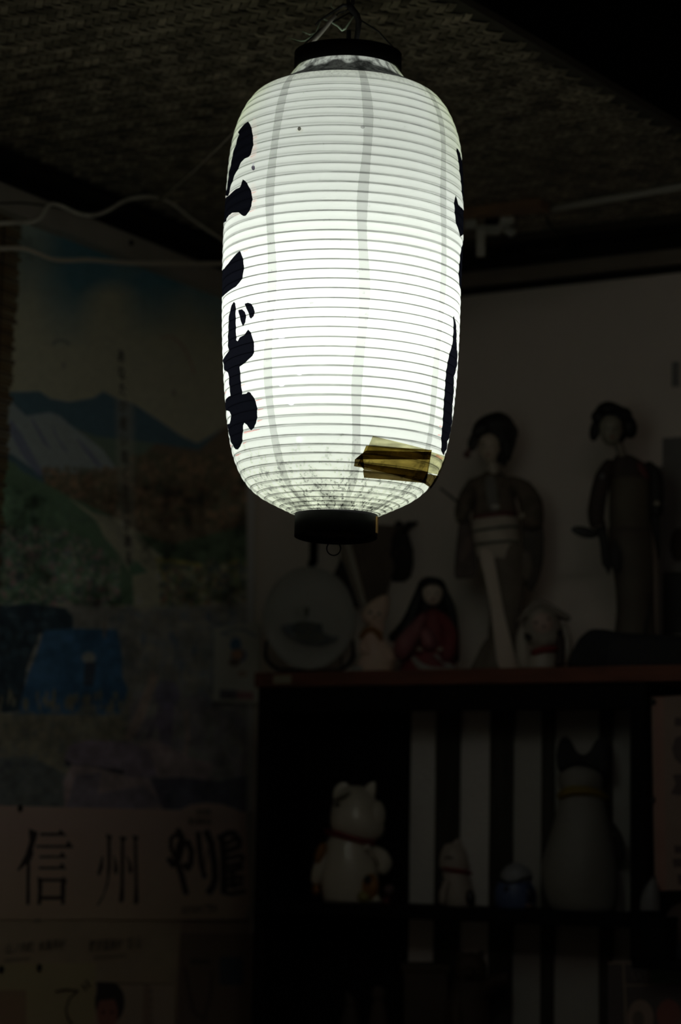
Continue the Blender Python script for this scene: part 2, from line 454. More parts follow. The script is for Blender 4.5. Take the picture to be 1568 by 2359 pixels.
# light-coloured pin holes and specks
for (x, y, r) in ((648, 773, 9), (690, 856, 9), (649, 881, 10), (671, 924, 10), (690, 1012, 8), (966, 893, 7)):
    lc.poly(onshade([(x + r * cos(t), y + r * sin(t)) for t in np.linspace(0, 2 * pi, 12, endpoint=False)], 1), (1.0, 1.0, 1.25), .8)
def spot(x, y, rx, ry, c, al=1): lc.poly(onshade([(x + rx * cos(t), y + ry * sin(t)) for t in np.linspace(0, 2 * pi, 12, endpoint=False)], 1), c, al)
spot(691, 301, 9, 6, (.75, .78, .7)); spot(690, 297, 4, 5, (.12, .12, .1)); spot(585, 387, 4, 6, (.10, .09, .12)); spot(585, 379, 3, 5, (.5, .5, .55), .6)
spot(718, 698, 5, 2.5, (.35, .35, .35), .7); spot(715, 702, 2, 4, (.4, .4, .4), .6); spot(835, 293, 5, 4, (.2, .2, .2), .6); spot(823, 626, 3, 3, (.3, .3, .3), .6)
# reddish bleed along the hoops next to the lettering
RED = (0.80, 0.36, 0.33)
for (x0, y0, x1, y1, wd) in ((578, 361, 592, 355, 3), (584, 344, 594, 340, 2), (583, 319, 594, 315, 2), (581, 444, 592, 441, 3), (583, 464, 592, 462, 2),
        (575, 487, 586, 484, 2), (561, 579, 572, 575, 2), (565, 622, 575, 618, 1.5), (585, 703, 596, 701, 2), (584, 727, 593, 724, 2.5), (584, 770, 594, 768, 2),
        (588, 791, 600, 788, 2), (556, 887, 566, 884, 2.5), (590, 922, 606, 918, 3), (595, 943, 608, 941, 3), (594, 969, 606, 966, 3.5), (563, 995, 600, 988, 4),
        (561, 1021, 570, 1017, 3), (543, 1048, 556, 1044, 4), (1011, 980, 1017, 982, 3), (1007, 1000, 1014, 1002, 3), (1004, 1046, 1018, 1056, 6), (516, 905, 524, 899, 3),
        (527, 1022, 534, 1026, 5), (521, 600, 536, 590, 2)):
    L_ = hypot(x1 - x0, y1 - y0); nx, ny = -(y1 - y0) / L_ * wd, (x1 - x0) / L_ * wd
    lc.poly(onshade([(x0, y0), (x1, y1), (x1 - 1 + nx * .2, y1 + 1 + ny * .3), (x0 + nx, y0 + ny)], 2), RED, .75)
for (x, y, rx, ry) in ((586, 320, 8, 50), (583, 345, 10, 30), (584, 455, 9, 35), (540, 470, 40, 30)):
    spot(x, y, rx, ry, (.93, .78, .70), .28)
# brush lettering (black ink)
z1 = lambda p: Zm(500, 260, 9.07, p); z2 = lambda p: Zm(500, 560, 9.07, p); z3 = lambda p: Zm(500, 820, 9.07, p)
INK = (0.003, 0.0035, 0.005)
glyphs = [
 z1([(635,185),(560,240),(500,320),(440,405),(455,450),(430,520),(400,640),(350,780),(320,900),(290,1080),(250,1220),(235,1400),(205,1600),(130,1720),(245,1740),(270,1640),(300,1520),(380,1300),(440,1190),(520,1030),(590,960),(680,920),(730,830),(765,680),(765,560),(740,370),(700,250),(660,195)]),
 z1([(555,1395),(530,1460),(490,1560),(400,1600),(320,1670),(245,1740),(50,1800),(50,2330),(200,2270),(215,2210),(270,2140),(340,2090),(460,2080),(520,2130),(570,2160),(620,2150),(680,2060),(730,1950),(750,1800),(735,1680),(700,1580),(650,1490),(600,1425)]),
 z2([(475,165),(420,215),(330,330),(165,535),(20,600),(20,1160),(140,1110),(180,1070),(260,1000),(400,910),(470,830),(530,730),(555,620),(565,480),(545,320),(510,210)]),
 z2([(440,1400),(520,1380),(580,1440),(605,1550),(590,1650),(530,1740),(510,1680),(480,1580)]),
 z2([(570,1270),(640,1245),(700,1265),(760,1340),(785,1430),(760,1530),(710,1580),(670,1540),(650,1450),(600,1340)]),
 z2([(350,1225),(305,1300),(270,1420),(248,1520),(240,1650),(235,1800),(225,1950),(225,2140),(240,2250),(170,2359)]) +
 z3([(120,90),(150,300),(225,345),(240,420),(250,600),(270,750),(275,830),(230,850),(180,900),(150,960),(150,1140),(210,1140),(265,1160),(290,1240),(285,1350),(260,1415),(200,1430),(215,1500),(250,1640),(290,1790),(350,1900),(400,1950),(450,1950),(500,1890),(540,1780),(550,1600),(560,1450),(580,1395),(640,1440),(690,1530),(730,1555),(780,1500),(830,1400),(850,1280),(850,1100),(820,960),(770,860),(700,765),(650,750),(620,790),(530,800),(520,700),(500,560),(490,400),(470,225),(560,160),(640,90)]) +
 z2([(740,2359),(770,2300),(780,2150),(750,2000),(700,1870),(650,1805),(560,1920),(470,1970),(430,2050),(400,2030),(390,1800),(390,1400),(385,1260)])]
r1 = lambda p: Zm(980, 320, 5.9, p); r2 = lambda p: Zm(980, 700, 6.21, p)
glyphs += [
 r1([(410,125),(430,140),(460,200),(485,300),(560,330),(570,900),(512,905),(490,820),(475,680),(465,550),(450,450),(435,300),(415,200)]),
 r1([(400,770),(385,800),(375,880),(385,1000),(395,1120),(440,1260),(465,1330),(500,1300),(580,1290),(580,960),(500,965),(430,890)]),
 r1([(580,1300),(505,1385),(485,1470),(465,1560),(460,1650),(450,1740),(445,1850),(455,1950),(475,2060),(480,2200),(490,2359),(580,2400)]),
 r2([(405,165),(395,200),(400,330),(390,500),(380,590),(350,680),(320,800),(295,950),(280,1100),(270,1250),(255,1400),(245,1560),(235,1700),(220,1830),(212,1950),(215,2050),(210,2100),(240,2170),(290,2070),(300,2000),(300,1960),(335,1900),(350,1800),(365,1700),(370,1550),(380,1400),(395,1280),(400,1150),(400,1050),(430,950),(450,850),(455,700),(445,600),(445,400),(440,320),(425,230)])]
for g in glyphs: lc.poly(onshade(g, 2), INK)
# lettering on the hidden back half, same hand
for c in (150, -150):
    for (a0, h) in ((.10, .09), (.24, .05), (.34, .10)):
        lc.poly([(c - 14, a0), (c + 10, a0 - .015), (c + 16, a0 + h * .5), (c + 2, a0 + h), (c - 10, a0 + h * .6)], INK)
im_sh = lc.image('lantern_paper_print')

def paper_mat():
    m = bpy.data.materials.new('lantern_paper'); m.use_nodes = True; nt = m.node_tree; N = nt.nodes; L = nt.links
    N.remove(N['Principled BSDF']); out = N['Material Output']
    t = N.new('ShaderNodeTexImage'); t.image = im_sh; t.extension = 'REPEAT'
    tr = N.new('ShaderNodeBsdfTranslucent'); df = N.new('ShaderNodeBsdfDiffuse')
    L.new(t.outputs[0], tr.inputs[0]); L.new(t.outputs[0], df.inputs[0])
    mx = N.new('ShaderNodeMixShader'); mx.inputs[0].default_value = 0.5; L.new(tr.outputs[0], mx.inputs[1]); L.new(df.outputs[0], mx.inputs[2])
    em = N.new('ShaderNodeEmission'); em.inputs[1].default_value = GLOW; L.new(t.outputs[0], em.inputs[0])
    ad = N.new('ShaderNodeAddShader'); L.new(mx.outputs[0], ad.inputs[0]); L.new(em.outputs[0], ad.inputs[1]); L.new(ad.outputs[0], out.inputs[0])
    m.cycles.emission_sampling = 'FRONT_BACK'
    return m
M_paper = paper_mat()

# ---- shade mesh with bulging paper between the hoops
sh = MB(); NT = 120
arcs = [0.0, a_neck * .5]
for a, b in zip(ribs_a[:-1], ribs_a[1:]):
    arcs += [a + (b - a) * t for t in (0, .25, .5, .75)]
arcs += [ribs_a[-1], ARC]
def bulge(a):
    i = np.searchsorted(ribs_a, a, 'right') - 1
    if i < 0 or i >= NR: return 0
    t = (a - ribs_a[i]) / (ribs_a[i + 1] - ribs_a[i]); return 0.0013 * 4 * t * (1 - t)
uvs = []
sag = lambda th, a: 0.0006 * sin(3 * th + a * 20)
for a in arcs:
    z, r = prof(a); z2_, r2_ = prof(min(a + .002, ARC)); tz, tr_ = z2_ - z, r2_ - r; q = hypot(tz, tr_) or 1
    b = bulge(a) * .5; nr, nz = -tz / q, tr_ / q
    for k in range(NT + 1):
        th = radians(-180 + 360 * k / NT)
        rr = r + nr * b + sag(th, a)
        sh.v.append((rr * sin(th), -rr * cos(th), z + nz * b)); uvs.append((k / NT, 1 - a / ARC))
for i in range(len(arcs) - 1):
    for k in range(NT):
        p = i * (NT + 1) + k; sh.f.append((p, p + NT + 1, p + NT + 2, p + 1))
sh.uv = uvs
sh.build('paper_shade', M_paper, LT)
# ---- bamboo hoops on the inside of the paper
M_hoop = mat('bamboo_hoop', (0.05, 0.045, 0.035), 0.7)
for i, a in enumerate(ribs_a):
    z, r = prof(a); t = 0.0010 if i == 0 else 0.00055
    h = MB().lathe([(r - .0014 + t * cos(q), z + t * sin(q)) for q in (0, pi / 2, pi, 3 * pi / 2)], n=72, close=True)
    h.build('hoop', M_hoop, LT)
# ---- black lacquered collars
M_lacq = mat('black_lacquer', (0.007, 0.007, 0.0075), 0.55, c2=(0.011, 0.010, 0.0095), scale=14, bump=.1, bscale=30, spec=.08)
M_lacq_edge = mat('worn_lacquer', (0.35, 0.18, 0.06), 0.4)
zt0, rt = zr(162, 123.5); zt1, _ = zr(126, 123.5)
cT = MB().lathe([(rt, zt0), (rt, zt1), (rt - .0035, zt1 + .001), (rt - .0045, zt1 - .001), (rt - .0045, zt0 + .0005), (rt - .003, zt0 - .0006)], n=72, close=True)
TT = Matrix.Translation((0, 0, (zt0 + zt1) / 2)) @ Matrix.Rotation(radians(2.4), 4, 'X') @ Matrix.Translation((0, 0, -(zt0 + zt1) / 2))
cT.v = [tuple(TT @ Vector(p)) for p in cT.v]; cT.build('top_collar', M_lacq, LT)
zb0, rb = zr(1238, 95.5); zb1, _ = zr(1186, 95.5)
cB = MB().lathe([(rb, zb0), (rb, zb1), (rb - .003, zb1 + .0008), (rb - .005, zb1), (rb - .005, zb0 + .004), (rb - .005, zb0), (rb - .002, zb0 - .0008)], n=72, close=True)
CT = Matrix.Translation((0, 0, (zb0 + zb1) / 2)) @ Matrix.Rotation(radians(-2.8), 4, 'X') @ Matrix.Translation((0, 0, -(zb0 + zb1) / 2))
cB.v = [tuple(CT @ Vector(p)) for p in cB.v]; cB = cB.build('bottom_collar', M_lacq, LT)
MB().lathe([(0.0, zb0 + .004), (rb - .004, zb0 + .004), (rb - .004, zb0 + .010), (0.0, zb0 + .010)], n=48).build('base_disc', mat('base_disc_wood', (0.02, 0.018, 0.015), .8), LT)
th = radians(76)
MB().box(-.0028, .0028, -.0009, .0009, zb0 + .004, zb1 - .003, CT @ Matrix.Rotation(th, 4, 'Z') @ Matrix.Translation((0, -rb - .0006, 0))).build('slit_leak', mat('slit_leak_orange', (1.0, 0.62, 0.25), 0.30, metal=.7), cB, smooth=False)  # bright orange bar imitating lantern light leaking through a collar slit
# pull ring under the base
zR, _ = zr(1266, 10); ringR = 0.0080
pts = [(-.002 + ringR * cos(q), -0.010, zR + ringR * sin(q)) for q in np.linspace(0, 2 * pi, 25)]
MB().tube(pts, 0.0008, 6).build('pull_ring', mat('dark_wire', (.02, .02, .018), .5, metal=.5), LT)
# bulb and socket
M_bulb = bpy.data.materials.new('bulb_glow'); M_bulb.use_nodes = True
nt = M_bulb.node_tree; nt.nodes.remove(nt.nodes['Principled BSDF']); e_ = nt.nodes.new('ShaderNodeEmission')
e_.inputs[0].default_value = (1.0, 1.0, 0.97, 1); e_.inputs[1].default_value = BULB; nt.links.new(e_.outputs[0], nt.nodes['Material Output'].inputs[0])
bz, _ = zr(765, 10)
B = MB().ell((0, 0, bz), (.030, .030, .034), 20, 14); bo = B.build('bulb', M_bulb, LT)
M_sock = mat('white_socket', (.5, .5, .48), .5)
MB().lathe([(0, bz + .03), (.015, bz + .032), (.017, bz + .045), (.017, bz + .085), (.008, bz + .095), (0, bz + .097)], n=20).build('lamp_socket', M_sock, LT)
MB().tube([(0, 0, bz + .095), (0.002, 0, bz + .16), (0, 0.001, zt1 + .004), (0, 0, zt1 + .03)], .0028, 8).build('lamp_cord', mat('lamp_cord_black', (.012, .012, .012), .6), LT)
# two wire hanger arms inside the top collar
M_wire = mat('hanger_wire', (.02, .02, .02), .4, metal=.6)
hook = Vector((0.0, 0.0, zt1 + .052))
for s in (-1, 1):
    MB().tube([(s * (rt - .0035), 0, zt0 + .004), (s * (rt - .0035), 0, zt1 + .003), (s * rt * .55, 0, zt1 + .030), hook], .0010, 6).build('hanger_wire', M_wire, LT)

# ---- amber repair tape over a tear, a thin film just off the paper
def tape_mat(name, c, df):
    m = bpy.data.materials.new(name); m.use_nodes = True; nt = m.node_tree; N = nt.nodes; L = nt.links; N.remove(N['Principled BSDF'])
    tc = N.new('ShaderNodeTexCoord'); mp = N.new('ShaderNodeMapping'); mp.inputs['Scale'].default_value = (30, 30, 150); L.new(tc.outputs['Object'], mp.inputs[0])
    ns = N.new('ShaderNodeTexNoise'); ns.inputs['Scale'].default_value = 1.2; ns.inputs['Detail'].default_value = 3; L.new(mp.outputs[0], ns.inputs[0])
    rp = N.new('ShaderNodeValToRGB'); rp.color_ramp.elements[0].position = .38; rp.color_ramp.elements[1].position = .68
    rp.color_ramp.elements[0].color = (*[q * .55 for q in c], 1); rp.color_ramp.elements[1].color = (*c, 1); L.new(ns.outputs['Fac'], rp.inputs[0])
    t = N.new('ShaderNodeBsdfTransparent'); L.new(rp.outputs[0], t.inputs[0]); d = N.new('ShaderNodeBsdfDiffuse'); d.inputs[0].default_value = (*df, 1)
    mx = N.new('ShaderNodeMixShader'); mx.inputs[0].default_value = .1; L.new(t.outputs[0], mx.inputs[1]); L.new(d.outputs[0], mx.inputs[2]); L.new(mx.outputs[0], N['Material Output'].inputs[0])
    return m
def patch(name, pts, m, off=.0022, nx=16, ny=8):
    """quad patch (4 photo corners: tl, tr, br, bl) laid on the shade"""
    mb = MB(); (a, b, c, d) = [np.array(p, float) for p in pts]
    for j in range(ny + 1):
        for i in range(nx + 1):
            u, w_ = i / nx, j / ny; p = (a * (1 - u) + b * u) * (1 - w_) + (d * (1 - u) + c * u) * w_
            th, ar = surf(*p); z, r = prof(ar); th = radians(th); r += off
            mb.v.append((r * sin(th), -r * cos(th), z - off * .2))
    for j in range(ny):
        for i in range(nx):
            q = j * (nx + 1) + i; mb.f.append((q, q + 1, q + nx + 2, q + nx + 1))
    return mb.build(name, m, LT)
T_am = tape_mat('amber_tape', (.30, .215, .05), (.15, .1, .03)); T_dk = tape_mat('brown_tape', (.12, .085, .03), (.08, .06, .03)); T_pale = tape_mat('pale_tape', (.70, .66, .40), (.4, .38, .3))
patch('repair_tape', [(857, 1004), (930, 1022), (988, 1037), (842, 1040)], T_pale, .0020)
patch('repair_tape', [(842, 1026), (990, 1036), (976, 1113), (822, 1072)], T_am, .0024)['label'] = 'amber parcel tape patch'
patch('repair_tape', [(840, 1038), (988, 1040), (984, 1058), (818, 1058)], T_dk, .0028)
patch('repair_tape', [(816, 1058), (832, 1044), (838, 1078), (814, 1074)], T_dk, .0029, 4, 4)
patch('repair_tape', [(826, 1066), (980, 1086), (978, 1102), (836, 1082)], T_dk, .0029)
patch('repair_tape', [(834, 1082), (976, 1100), (972, 1112), (836, 1100)], T_dk, .0030)
patch('repair_tape', [(976, 1090), (1010, 1096), (1000, 1132), (966, 1110)], T_dk, .0031, 6, 6)
patch('repair_tape', [(988, 1040), (1026, 1052), (1012, 1094), (978, 1088)], T_pale, .0026, 8, 8)

# ---- cords that carry the lantern
M_cord = mat('black_cord', (.012, .012, .012), .7)
M_white = mat('dusty_white_flex', (.40, .39, .34), .6, c2=(.28, .27, .23), scale=60)
def W(p): return LM @ Vector(p)
hw_ = W(hook)
def LP(px, py, dy=0.0):
    d = ray(px, py); t = (hw_ - fwd * dy - CAM).dot(fwd) / d.dot(fwd); return CAM + d * t
k0 = LP(806, 14)
top_a = Vector((LP(800, -20).x, LP(800, -20).y, CEIL - .001)); top_b = Vector((LP(815, -20).x, LP(815, -20).y, CEIL - .001))
cd_ = MB().tube([top_a, LP(801, -10), LP(802, 8), k0], .0024, 8).tube([top_b, LP(813, -10), LP(812, 8), k0 + Vector((.001, 0, 0))], .0024, 8)
cd_ = cd_.tube([LP(802, 8), LP(806, 16), LP(814, 26), LP(822, 36), LP(826, 50), LP(824, 70), LP(820, 95), W((0, 0, zt1 + .01))], [.003, .0045, .0042, .0042, .004, .0034, .003, .0028], 8)
hc = cd_.build('hanging_cord', M_cord); hc.parent = LT; hc.matrix_parent_inverse = LI
tag(MB().tube([LP(806, 14), LP(798, 13), LP(790, 12), LP(776, 22), LP(760, 32), LP(748, 40), LP(735, 48), LP(726, 58)], [.0016, .0022, .0022, .0020, .0018, .0016, .0014, .0010], 6)
    .tube([LP(803, 20), LP(795, 26), LP(780, 30), LP(770, 40), LP(766, 54)], .0010, 6).build('frayed_cord_end', M_cord), 'loose black cord end sagging left of the lantern knot', 'cord')
tag(MB().tube([LP(773, 36), LP(758, 52), LP(745, 68), LP(733, 82), LP(718, 98), LP(706, 112), LP(700, 124, -.02)], [.0022, .0026, .0027, .0027, .0025, .0022, .002], 8)
    .build('wire_loop', M_white), 'pale flat cable slanting down to the left rim of the lantern', 'cable')
M_green = mat('verdigris_wire', (.42, .56, .40), .4, metal=.3)
tag(MB().tube([LP(817, 34), LP(806, 50), LP(795, 66), LP(788, 70), LP(778, 60), LP(766, 53), LP(752, 47), LP(744, 43), LP(735, 44)], [.0006, .0009, .0015, .0015, .0012, .0011, .0011, .0009, .0006], 6)
    .tube([LP(738, 50), LP(731, 66), LP(727, 76), LP(714, 80), LP(704, 76), LP(695, 72)], .0008, 6)
    .tube([LP(727, 76), LP(716, 85), LP(702, 94), LP(692, 95), LP(678, 91), LP(664, 87)], [.0008, .0009, .0010, .0008, .0005, .0004], 6)
    .tube([LP(762, 6), LP(763, 16), LP(770, 22), LP(780, 18), LP(792, 12)], .0006, 6)
    .build('twisted_wire', M_green), 'greenish bare twisted wire ends curling above the lantern', 'wire')

# ================================================================== PRINTS ON THE LEFT WALL
R3n = np.array(R3); CAMn = np.array(CAM)
def projn(P):
    q = (P - CAMn) @ R3n
    return IMW / 2 + F * q[..., 0] / -q[..., 2], IMH / 2 - F * q[..., 1] / -q[..., 2]
KD = 0.0190
def dsp(r, g, b):
    """print colour: paper reflectance that shows as this sRGB under the lantern"""
    return tuple(min(c / KD, .92) for c in srgb(r, g, b))
def poster(name, ax, off, px4, cvs, label, cat, rough=0.55, wav=0.0015, group=None, res=1.0, val=None):
    """sheet with corners given as photo points tl, tr, br, bl on the plane axis=value; canvas is painted in photo units"""
    val = off if val is None else val
    c4 = [np.array(on(p[0], p[1], ax, val)) for p in px4]
    wpx = int(max(np.hypot(px4[1][0] - px4[0][0], px4[1][1] - px4[0][1]), 8) * res); hpx = int(max(abs(px4[3][1] - px4[0][1]), 8) * res)
    u = ((np.arange(wpx) + .5) / wpx)[None, :, None]; v_ = ((np.arange(hpx) + .5) / hpx)[:, None, None]
    P = (c4[0] * (1 - u) + c4[1] * u) * (1 - v_) + (c4[3] * (1 - u) + c4[2] * u) * v_
    X, Y = projn(P)
    ii = np.clip(((X - cvs.x0) * cvs.k).astype(int), 0, cvs.w - 1); jj = np.clip(((Y - cvs.y0) * cvs.k).astype(int), 0, cvs.h - 1)
    im = cvs.image(name + '_print', cvs.a[jj, ii]); m = image_mat(name + '_ink', im, rough)
    mb = MB(); mb.uv = []; nx, ny = 10, 10
    n = np.array((1.0, 0, 0)) if ax == 0 else np.array((0, -1.0, 0))
    for side in (0, 1):
        for j in range(ny + 1):
            for i in range(nx + 1):
                a, b = i / nx, j / ny
                p = (c4[0] * (1 - a) + c4[1] * a) * (1 - b) + (c4[3] * (1 - a) + c4[2] * a) * b
                d = wav * (0.5 + 0.5 * sin(a * 5 + b * 3.1)) * (1 if 0 < i < nx else .4)
                p = p + n * (d - side * 0.0004)
                mb.v.append(tuple(p)); mb.uv.append((a, 1 - b))
    g = (nx + 1) * (ny + 1)
    for j in range(ny):
        for i in range(nx):
            q = j * (nx + 1) + i; mb.f.append((q, q + nx + 1, q + nx + 2, q + 1)); mb.f.append((g + q, g + q + 1, g + q + nx + 2, g + q + nx + 1))
    o = mb.build(name, m, smooth=True); return tag(o, label, cat, group)

def text(body, ax, val, px, py, h, color_mat, parent=None, wscale=1.0, slope=0.0, align='LEFT'):
    """flat lettering: left/centre anchor at photo point (px,py) = baseline, h in photo pixels"""
    p = on(px, py, ax, val); depth = proj(p)[2]; hh = h * depth / F
    cu = bpy.data.curves.new('lettering', 'FONT'); cu.body = body; cu.size = hh * 1.08; cu.align_x = align; cu.extrude = 0.0001; cu.offset = hh * .018
    cu.resolution_u = 3
    to = bpy.data.objects.new('lettering_source', cu); col.objects.link(to)
    dg = bpy.context.evaluated_depsgraph_get(); me = bpy.data.meshes.new_from_object(to.evaluated_get(dg)); bpy.data.objects.remove(to)
    o = bpy.data.objects.new('lettering', me); col.objects.link(o); me.materials.clear(); me.materials.append(color_mat)
    R = Vector((0, 1, 0)) if ax == 0 else Vector((1, 0, 0)); U = Vector((0, 0, 1)); Nn = R.cross(U) * -1 if ax == 0 else Vector((0, -1, 0))
    Nn = Vector((1, 0, 0)) if ax == 0 else Vector((0, -1, 0))
    R2 = (R + U * -slope).normalized(); U2 = U
    o.matrix_world = Matrix(((R2.x * wscale, U2.x, Nn.x, p.x), (R2.y * wscale, U2.y, Nn.y, p.y), (R2.z * wscale, U2.z, Nn.z, p.z), (0, 0, 0, 1)))
    if parent:
        o.parent = parent; o.matrix_parent_inverse = parent.matrix_world.inverted()
    return o

# ---- the big landscape picture
c = Canvas(-160, 430, 620, 1900, 1.0, dsp(35, 35, 30))
n_ = vnoise(c.h, c.w, 150, 3); n5 = vnoise(c.h, c.w, 12, 4)
yy = (c.Y[:, None] * np.ones((1, c.w))); xx = c.X[None] * np.ones((c.h, 1))
blue = np.clip((800 - yy) / 150, 0, 1) * np.clip((xx - 20) / 160, .35, 1) * np.clip(1.35 - 1.3 * np.exp(-((xx - 250) / 70) ** 2) * np.clip((yy - 620) / 60, 0, 1) - .5 * np.exp(-((xx - 430) / 40) ** 2), 0, 1)
blue = np.clip(blue * 1.05 + (n_ - .5) * .7 * (yy < 800), 0, 1)[..., None]
c.a = c.a * (1 - blue) + np.array(dsp(13, 23, 27), np.float32) * blue
pf = lambda ps, o=(0, 800), k=2.529: [(o[0] + x / k, o[1] + y / k) for x, y in ps]
mtn = pf([(-400, 300), (-200, 180), (40, 262), (230, 258), (290, 300), (400, 320), (540, 295), (600, 258), (680, 300), (780, 330), (900, 410), (1060, 520), (1150, 560), (1300, 470), (1560, 420), (1560, 900), (-400, 900)])
c.poly(mtn, dsp(12, 19, 23))
c.poly(pf([(400, 460), (560, 520), (760, 540), (1160, 600), (1160, 800), (500, 800)]), dsp(19, 24, 21))
snow = pf([(-400, 200), (40, 300), (150, 400), (250, 385), (290, 380), (345, 400), (400, 450), (500, 520), (600, 600), (665, 690), (760, 770), (260, 760), (60, 620), (-400, 500)])
c.poly(snow, dsp(31, 34, 35))
for q in ([(60, 420), (130, 520), (230, 700), (280, 760), (220, 750), (120, 620), (40, 470)], [(300, 440), (330, 520), (400, 620), (370, 600), (310, 500)], [(440, 520), (520, 600), (600, 700), (560, 690), (480, 590)], [(180, 400), (220, 470), (300, 600), (250, 560), (190, 450)]):
    c.poly(pf(q), dsp(20, 22, 30), .8)
br = [dsp(27, 21, 16), dsp(21, 19, 14), dsp(17, 15, 11), dsp(32, 25, 19), dsp(15, 16, 12)]
c.poly(pf([(300, 740), (600, 730), (780, 680), (900, 560), (1160, 600), (1300, 470), (1560, 400), (1560, 1300), (1000, 1200), (780, 1060), (700, 1000), (500, 930), (250, 800)]), dsp(21, 18, 14))
c.blobs(500, (100, 1080, 300, 1190), (4, 10), br, .7); c.blobs(1100, (300, 1050, 600, 1210), (4, 11), br, .7)
c.poly(pf([(-400, 600), (0, 640), (90, 680), (120, 720), (400, 870), (600, 960), (700, 1010), (900, 1190), (960, 1250), (900, 1500), (-400, 1500)]), dsp(17, 24, 18))
c.poly(pf([(800, 1080), (1000, 1150), (1560, 1000), (1560, 1260), (950, 1260)]), dsp(14, 19, 14))
gr = [dsp(20, 27, 21), dsp(14, 19, 16), dsp(17, 26, 20)]
c.blobs(600, (-160, 1090, 290, 1320), (4, 10), gr, .5, poly=pf([(-400, 700), (100, 800), (400, 900), (650, 1080), (700, 1290), (-400, 1290)]))
c.poly(pf([(390, 872), (540, 965), (700, 1000), (760, 1060), (800, 1110), (940, 1215), (970, 1350), (930, 1500), (780, 1500), (770, 1340), (700, 1210), (610, 1110), (560, 1010)]), dsp(36, 36, 31))
fl = [dsp(38, 33, 33), dsp(36, 26, 28), dsp(20, 28, 24), dsp(24, 31, 27), dsp(14, 17, 20), dsp(34, 34, 30)]
c.blobs(1500, (-160, 1215, 275, 1405), (2.5, 8), fl, .6, poly=pf([(-400, 1040), (130, 1040), (340, 1060), (560, 1150), (720, 1310), (760, 1560), (-400, 1560)]))
c.poly(pf([(740, 1230), (800, 1250), (860, 1310), (760, 1330)]), dsp(16, 25, 19))
c.blobs(700, (370, 1290, 590, 1400), (3, 8), [dsp(15, 20, 14), dsp(12, 17, 20), dsp(30, 20, 16), dsp(24, 25, 14), dsp(18, 22, 14)], .7)
c.line([(360, 1290), (400, 1292), (460, 1302)], 9, dsp(33, 32, 17)); c.line([(365, 1300), (380, 1340)], 6, dsp(28, 28, 16)); c.line([(530, 1300), (545, 1292)], 7, dsp(30, 28, 14))
c.poly([(150, 1390), (300, 1400), (330, 1410), (400, 1400), (620, 1380), (620, 1900), (-160, 1900), (-160, 1640), (150, 1400)], dsp(29, 29, 28))
c.blobs(2200, (250, 1400, 600, 1620), (4, 13), [dsp(32, 32, 31), dsp(28, 28, 27), dsp(34, 33, 30), dsp(24, 25, 27), dsp(20, 24, 28)], .35)
for (x, y) in ((330, 1475), (405, 1480), (395, 1465), (447, 1500), (418, 1535), (480, 1420), (505, 1450)): c.ell(x, y, 6, 13, dsp(16, 21, 27), .7)
c.poly([(-160, 1380), (20, 1395), (70, 1390), (150, 1400), (168, 1420), (168, 1450), (90, 1460), (60, 1540), (50, 1640), (-160, 1650)], dsp(5, 8, 11))
c.blobs(200, (-100, 1390, 150, 1640), (4, 12), [dsp(12, 17, 20), dsp(6, 8, 10)], .6, poly=[(-100, 1390), (150, 1400), (60, 1560), (40, 1640), (-100, 1640)])
c.poly([(100, 1452), (170, 1448), (270, 1450), (280, 1500), (282, 1560), (300, 1600), (270, 1650), (40, 1650), (62, 1560), (90, 1490)], dsp(9, 19, 29))
c.ell(204, 1515, 16, 13, dsp(33, 33, 30), .8); c.poly([(196, 1525), (222, 1525), (214, 1580), (192, 1580)], dsp(8, 10, 14)); c.ell(240, 1450, 4, 22, dsp(26, 22, 18), .7)
for _ in range(90):
    x = random.uniform(-160, 300); t = random.uniform(1598, 1640); c.ell(x, t, random.uniform(3, 6), random.uniform(6, 16), dsp(27, 26, 21), .7)
c.poly([(-160, 1640), (20, 1645), (300, 1650), (300, 1790), (150, 1860), (-160, 1860)], dsp(26, 25, 21))
c.blobs(1500, (-160, 1640, 330, 1860), (3, 9), [dsp(29, 28, 24), dsp(22, 22, 20), dsp(18, 20, 21), dsp(25, 25, 22)], .5)
c.poly([(-160, 1760), (60, 1740), (150, 1780), (150, 1870), (-160, 1870)], dsp(15, 18, 21), .6)
c.blobs(400, (300, 1600, 600, 1800), (5, 16), [dsp(24, 22, 26), dsp(30, 28, 30), dsp(20, 19, 24), dsp(32, 30, 31)], .4)
c.poly([(350, 1540), (365, 1560), (330, 1660), (305, 1705), (285, 1705), (320, 1620)], dsp(40, 31, 29), .7); c.line([(428, 1640), (432, 1700), (425, 1740)], 12, dsp(40, 31, 30), .6)
c.ell(385, 1600, 28, 34, dsp(22, 21, 28), .8); c.poly([(360, 1630), (400, 1630), (395, 1700), (380, 1740), (365, 1700)], dsp(19, 17, 23), .8); c.line([(360, 1650), (340, 1700)], 8, dsp(19, 17, 22), .8)
c.poly([(310, 1720), (350, 1700), (440, 1745), (490, 1760), (480, 1800), (340, 1790)], dsp(36, 31, 32), .7)
c.poly([(148, 1745), (160, 1715), (200, 1705), (300, 1708), (345, 1730), (360, 1790), (300, 1790), (200, 1762), (150, 1765)], dsp(27, 24, 28))
c.poly([(150, 1765), (150, 1748), (170, 1760), (290, 1775), (275, 1790), (200, 1765)], dsp(10, 10, 13))
c.poly([(165, 1762), (220, 1768), (290, 1788), (350, 1795), (375, 1820), (388, 1850), (380, 1880), (150, 1880), (145, 1800)], dsp(33, 29, 30))
c.poly([(175, 1785), (232, 1780), (225, 1830), (330, 1810), (375, 1850), (300, 1870), (150, 1870)], dsp(22, 21, 26), .7)
c.poly([(345, 1795), (420, 1790), (500, 1800), (600, 1780), (600, 1900), (390, 1900)], dsp(13, 13, 18), .9)
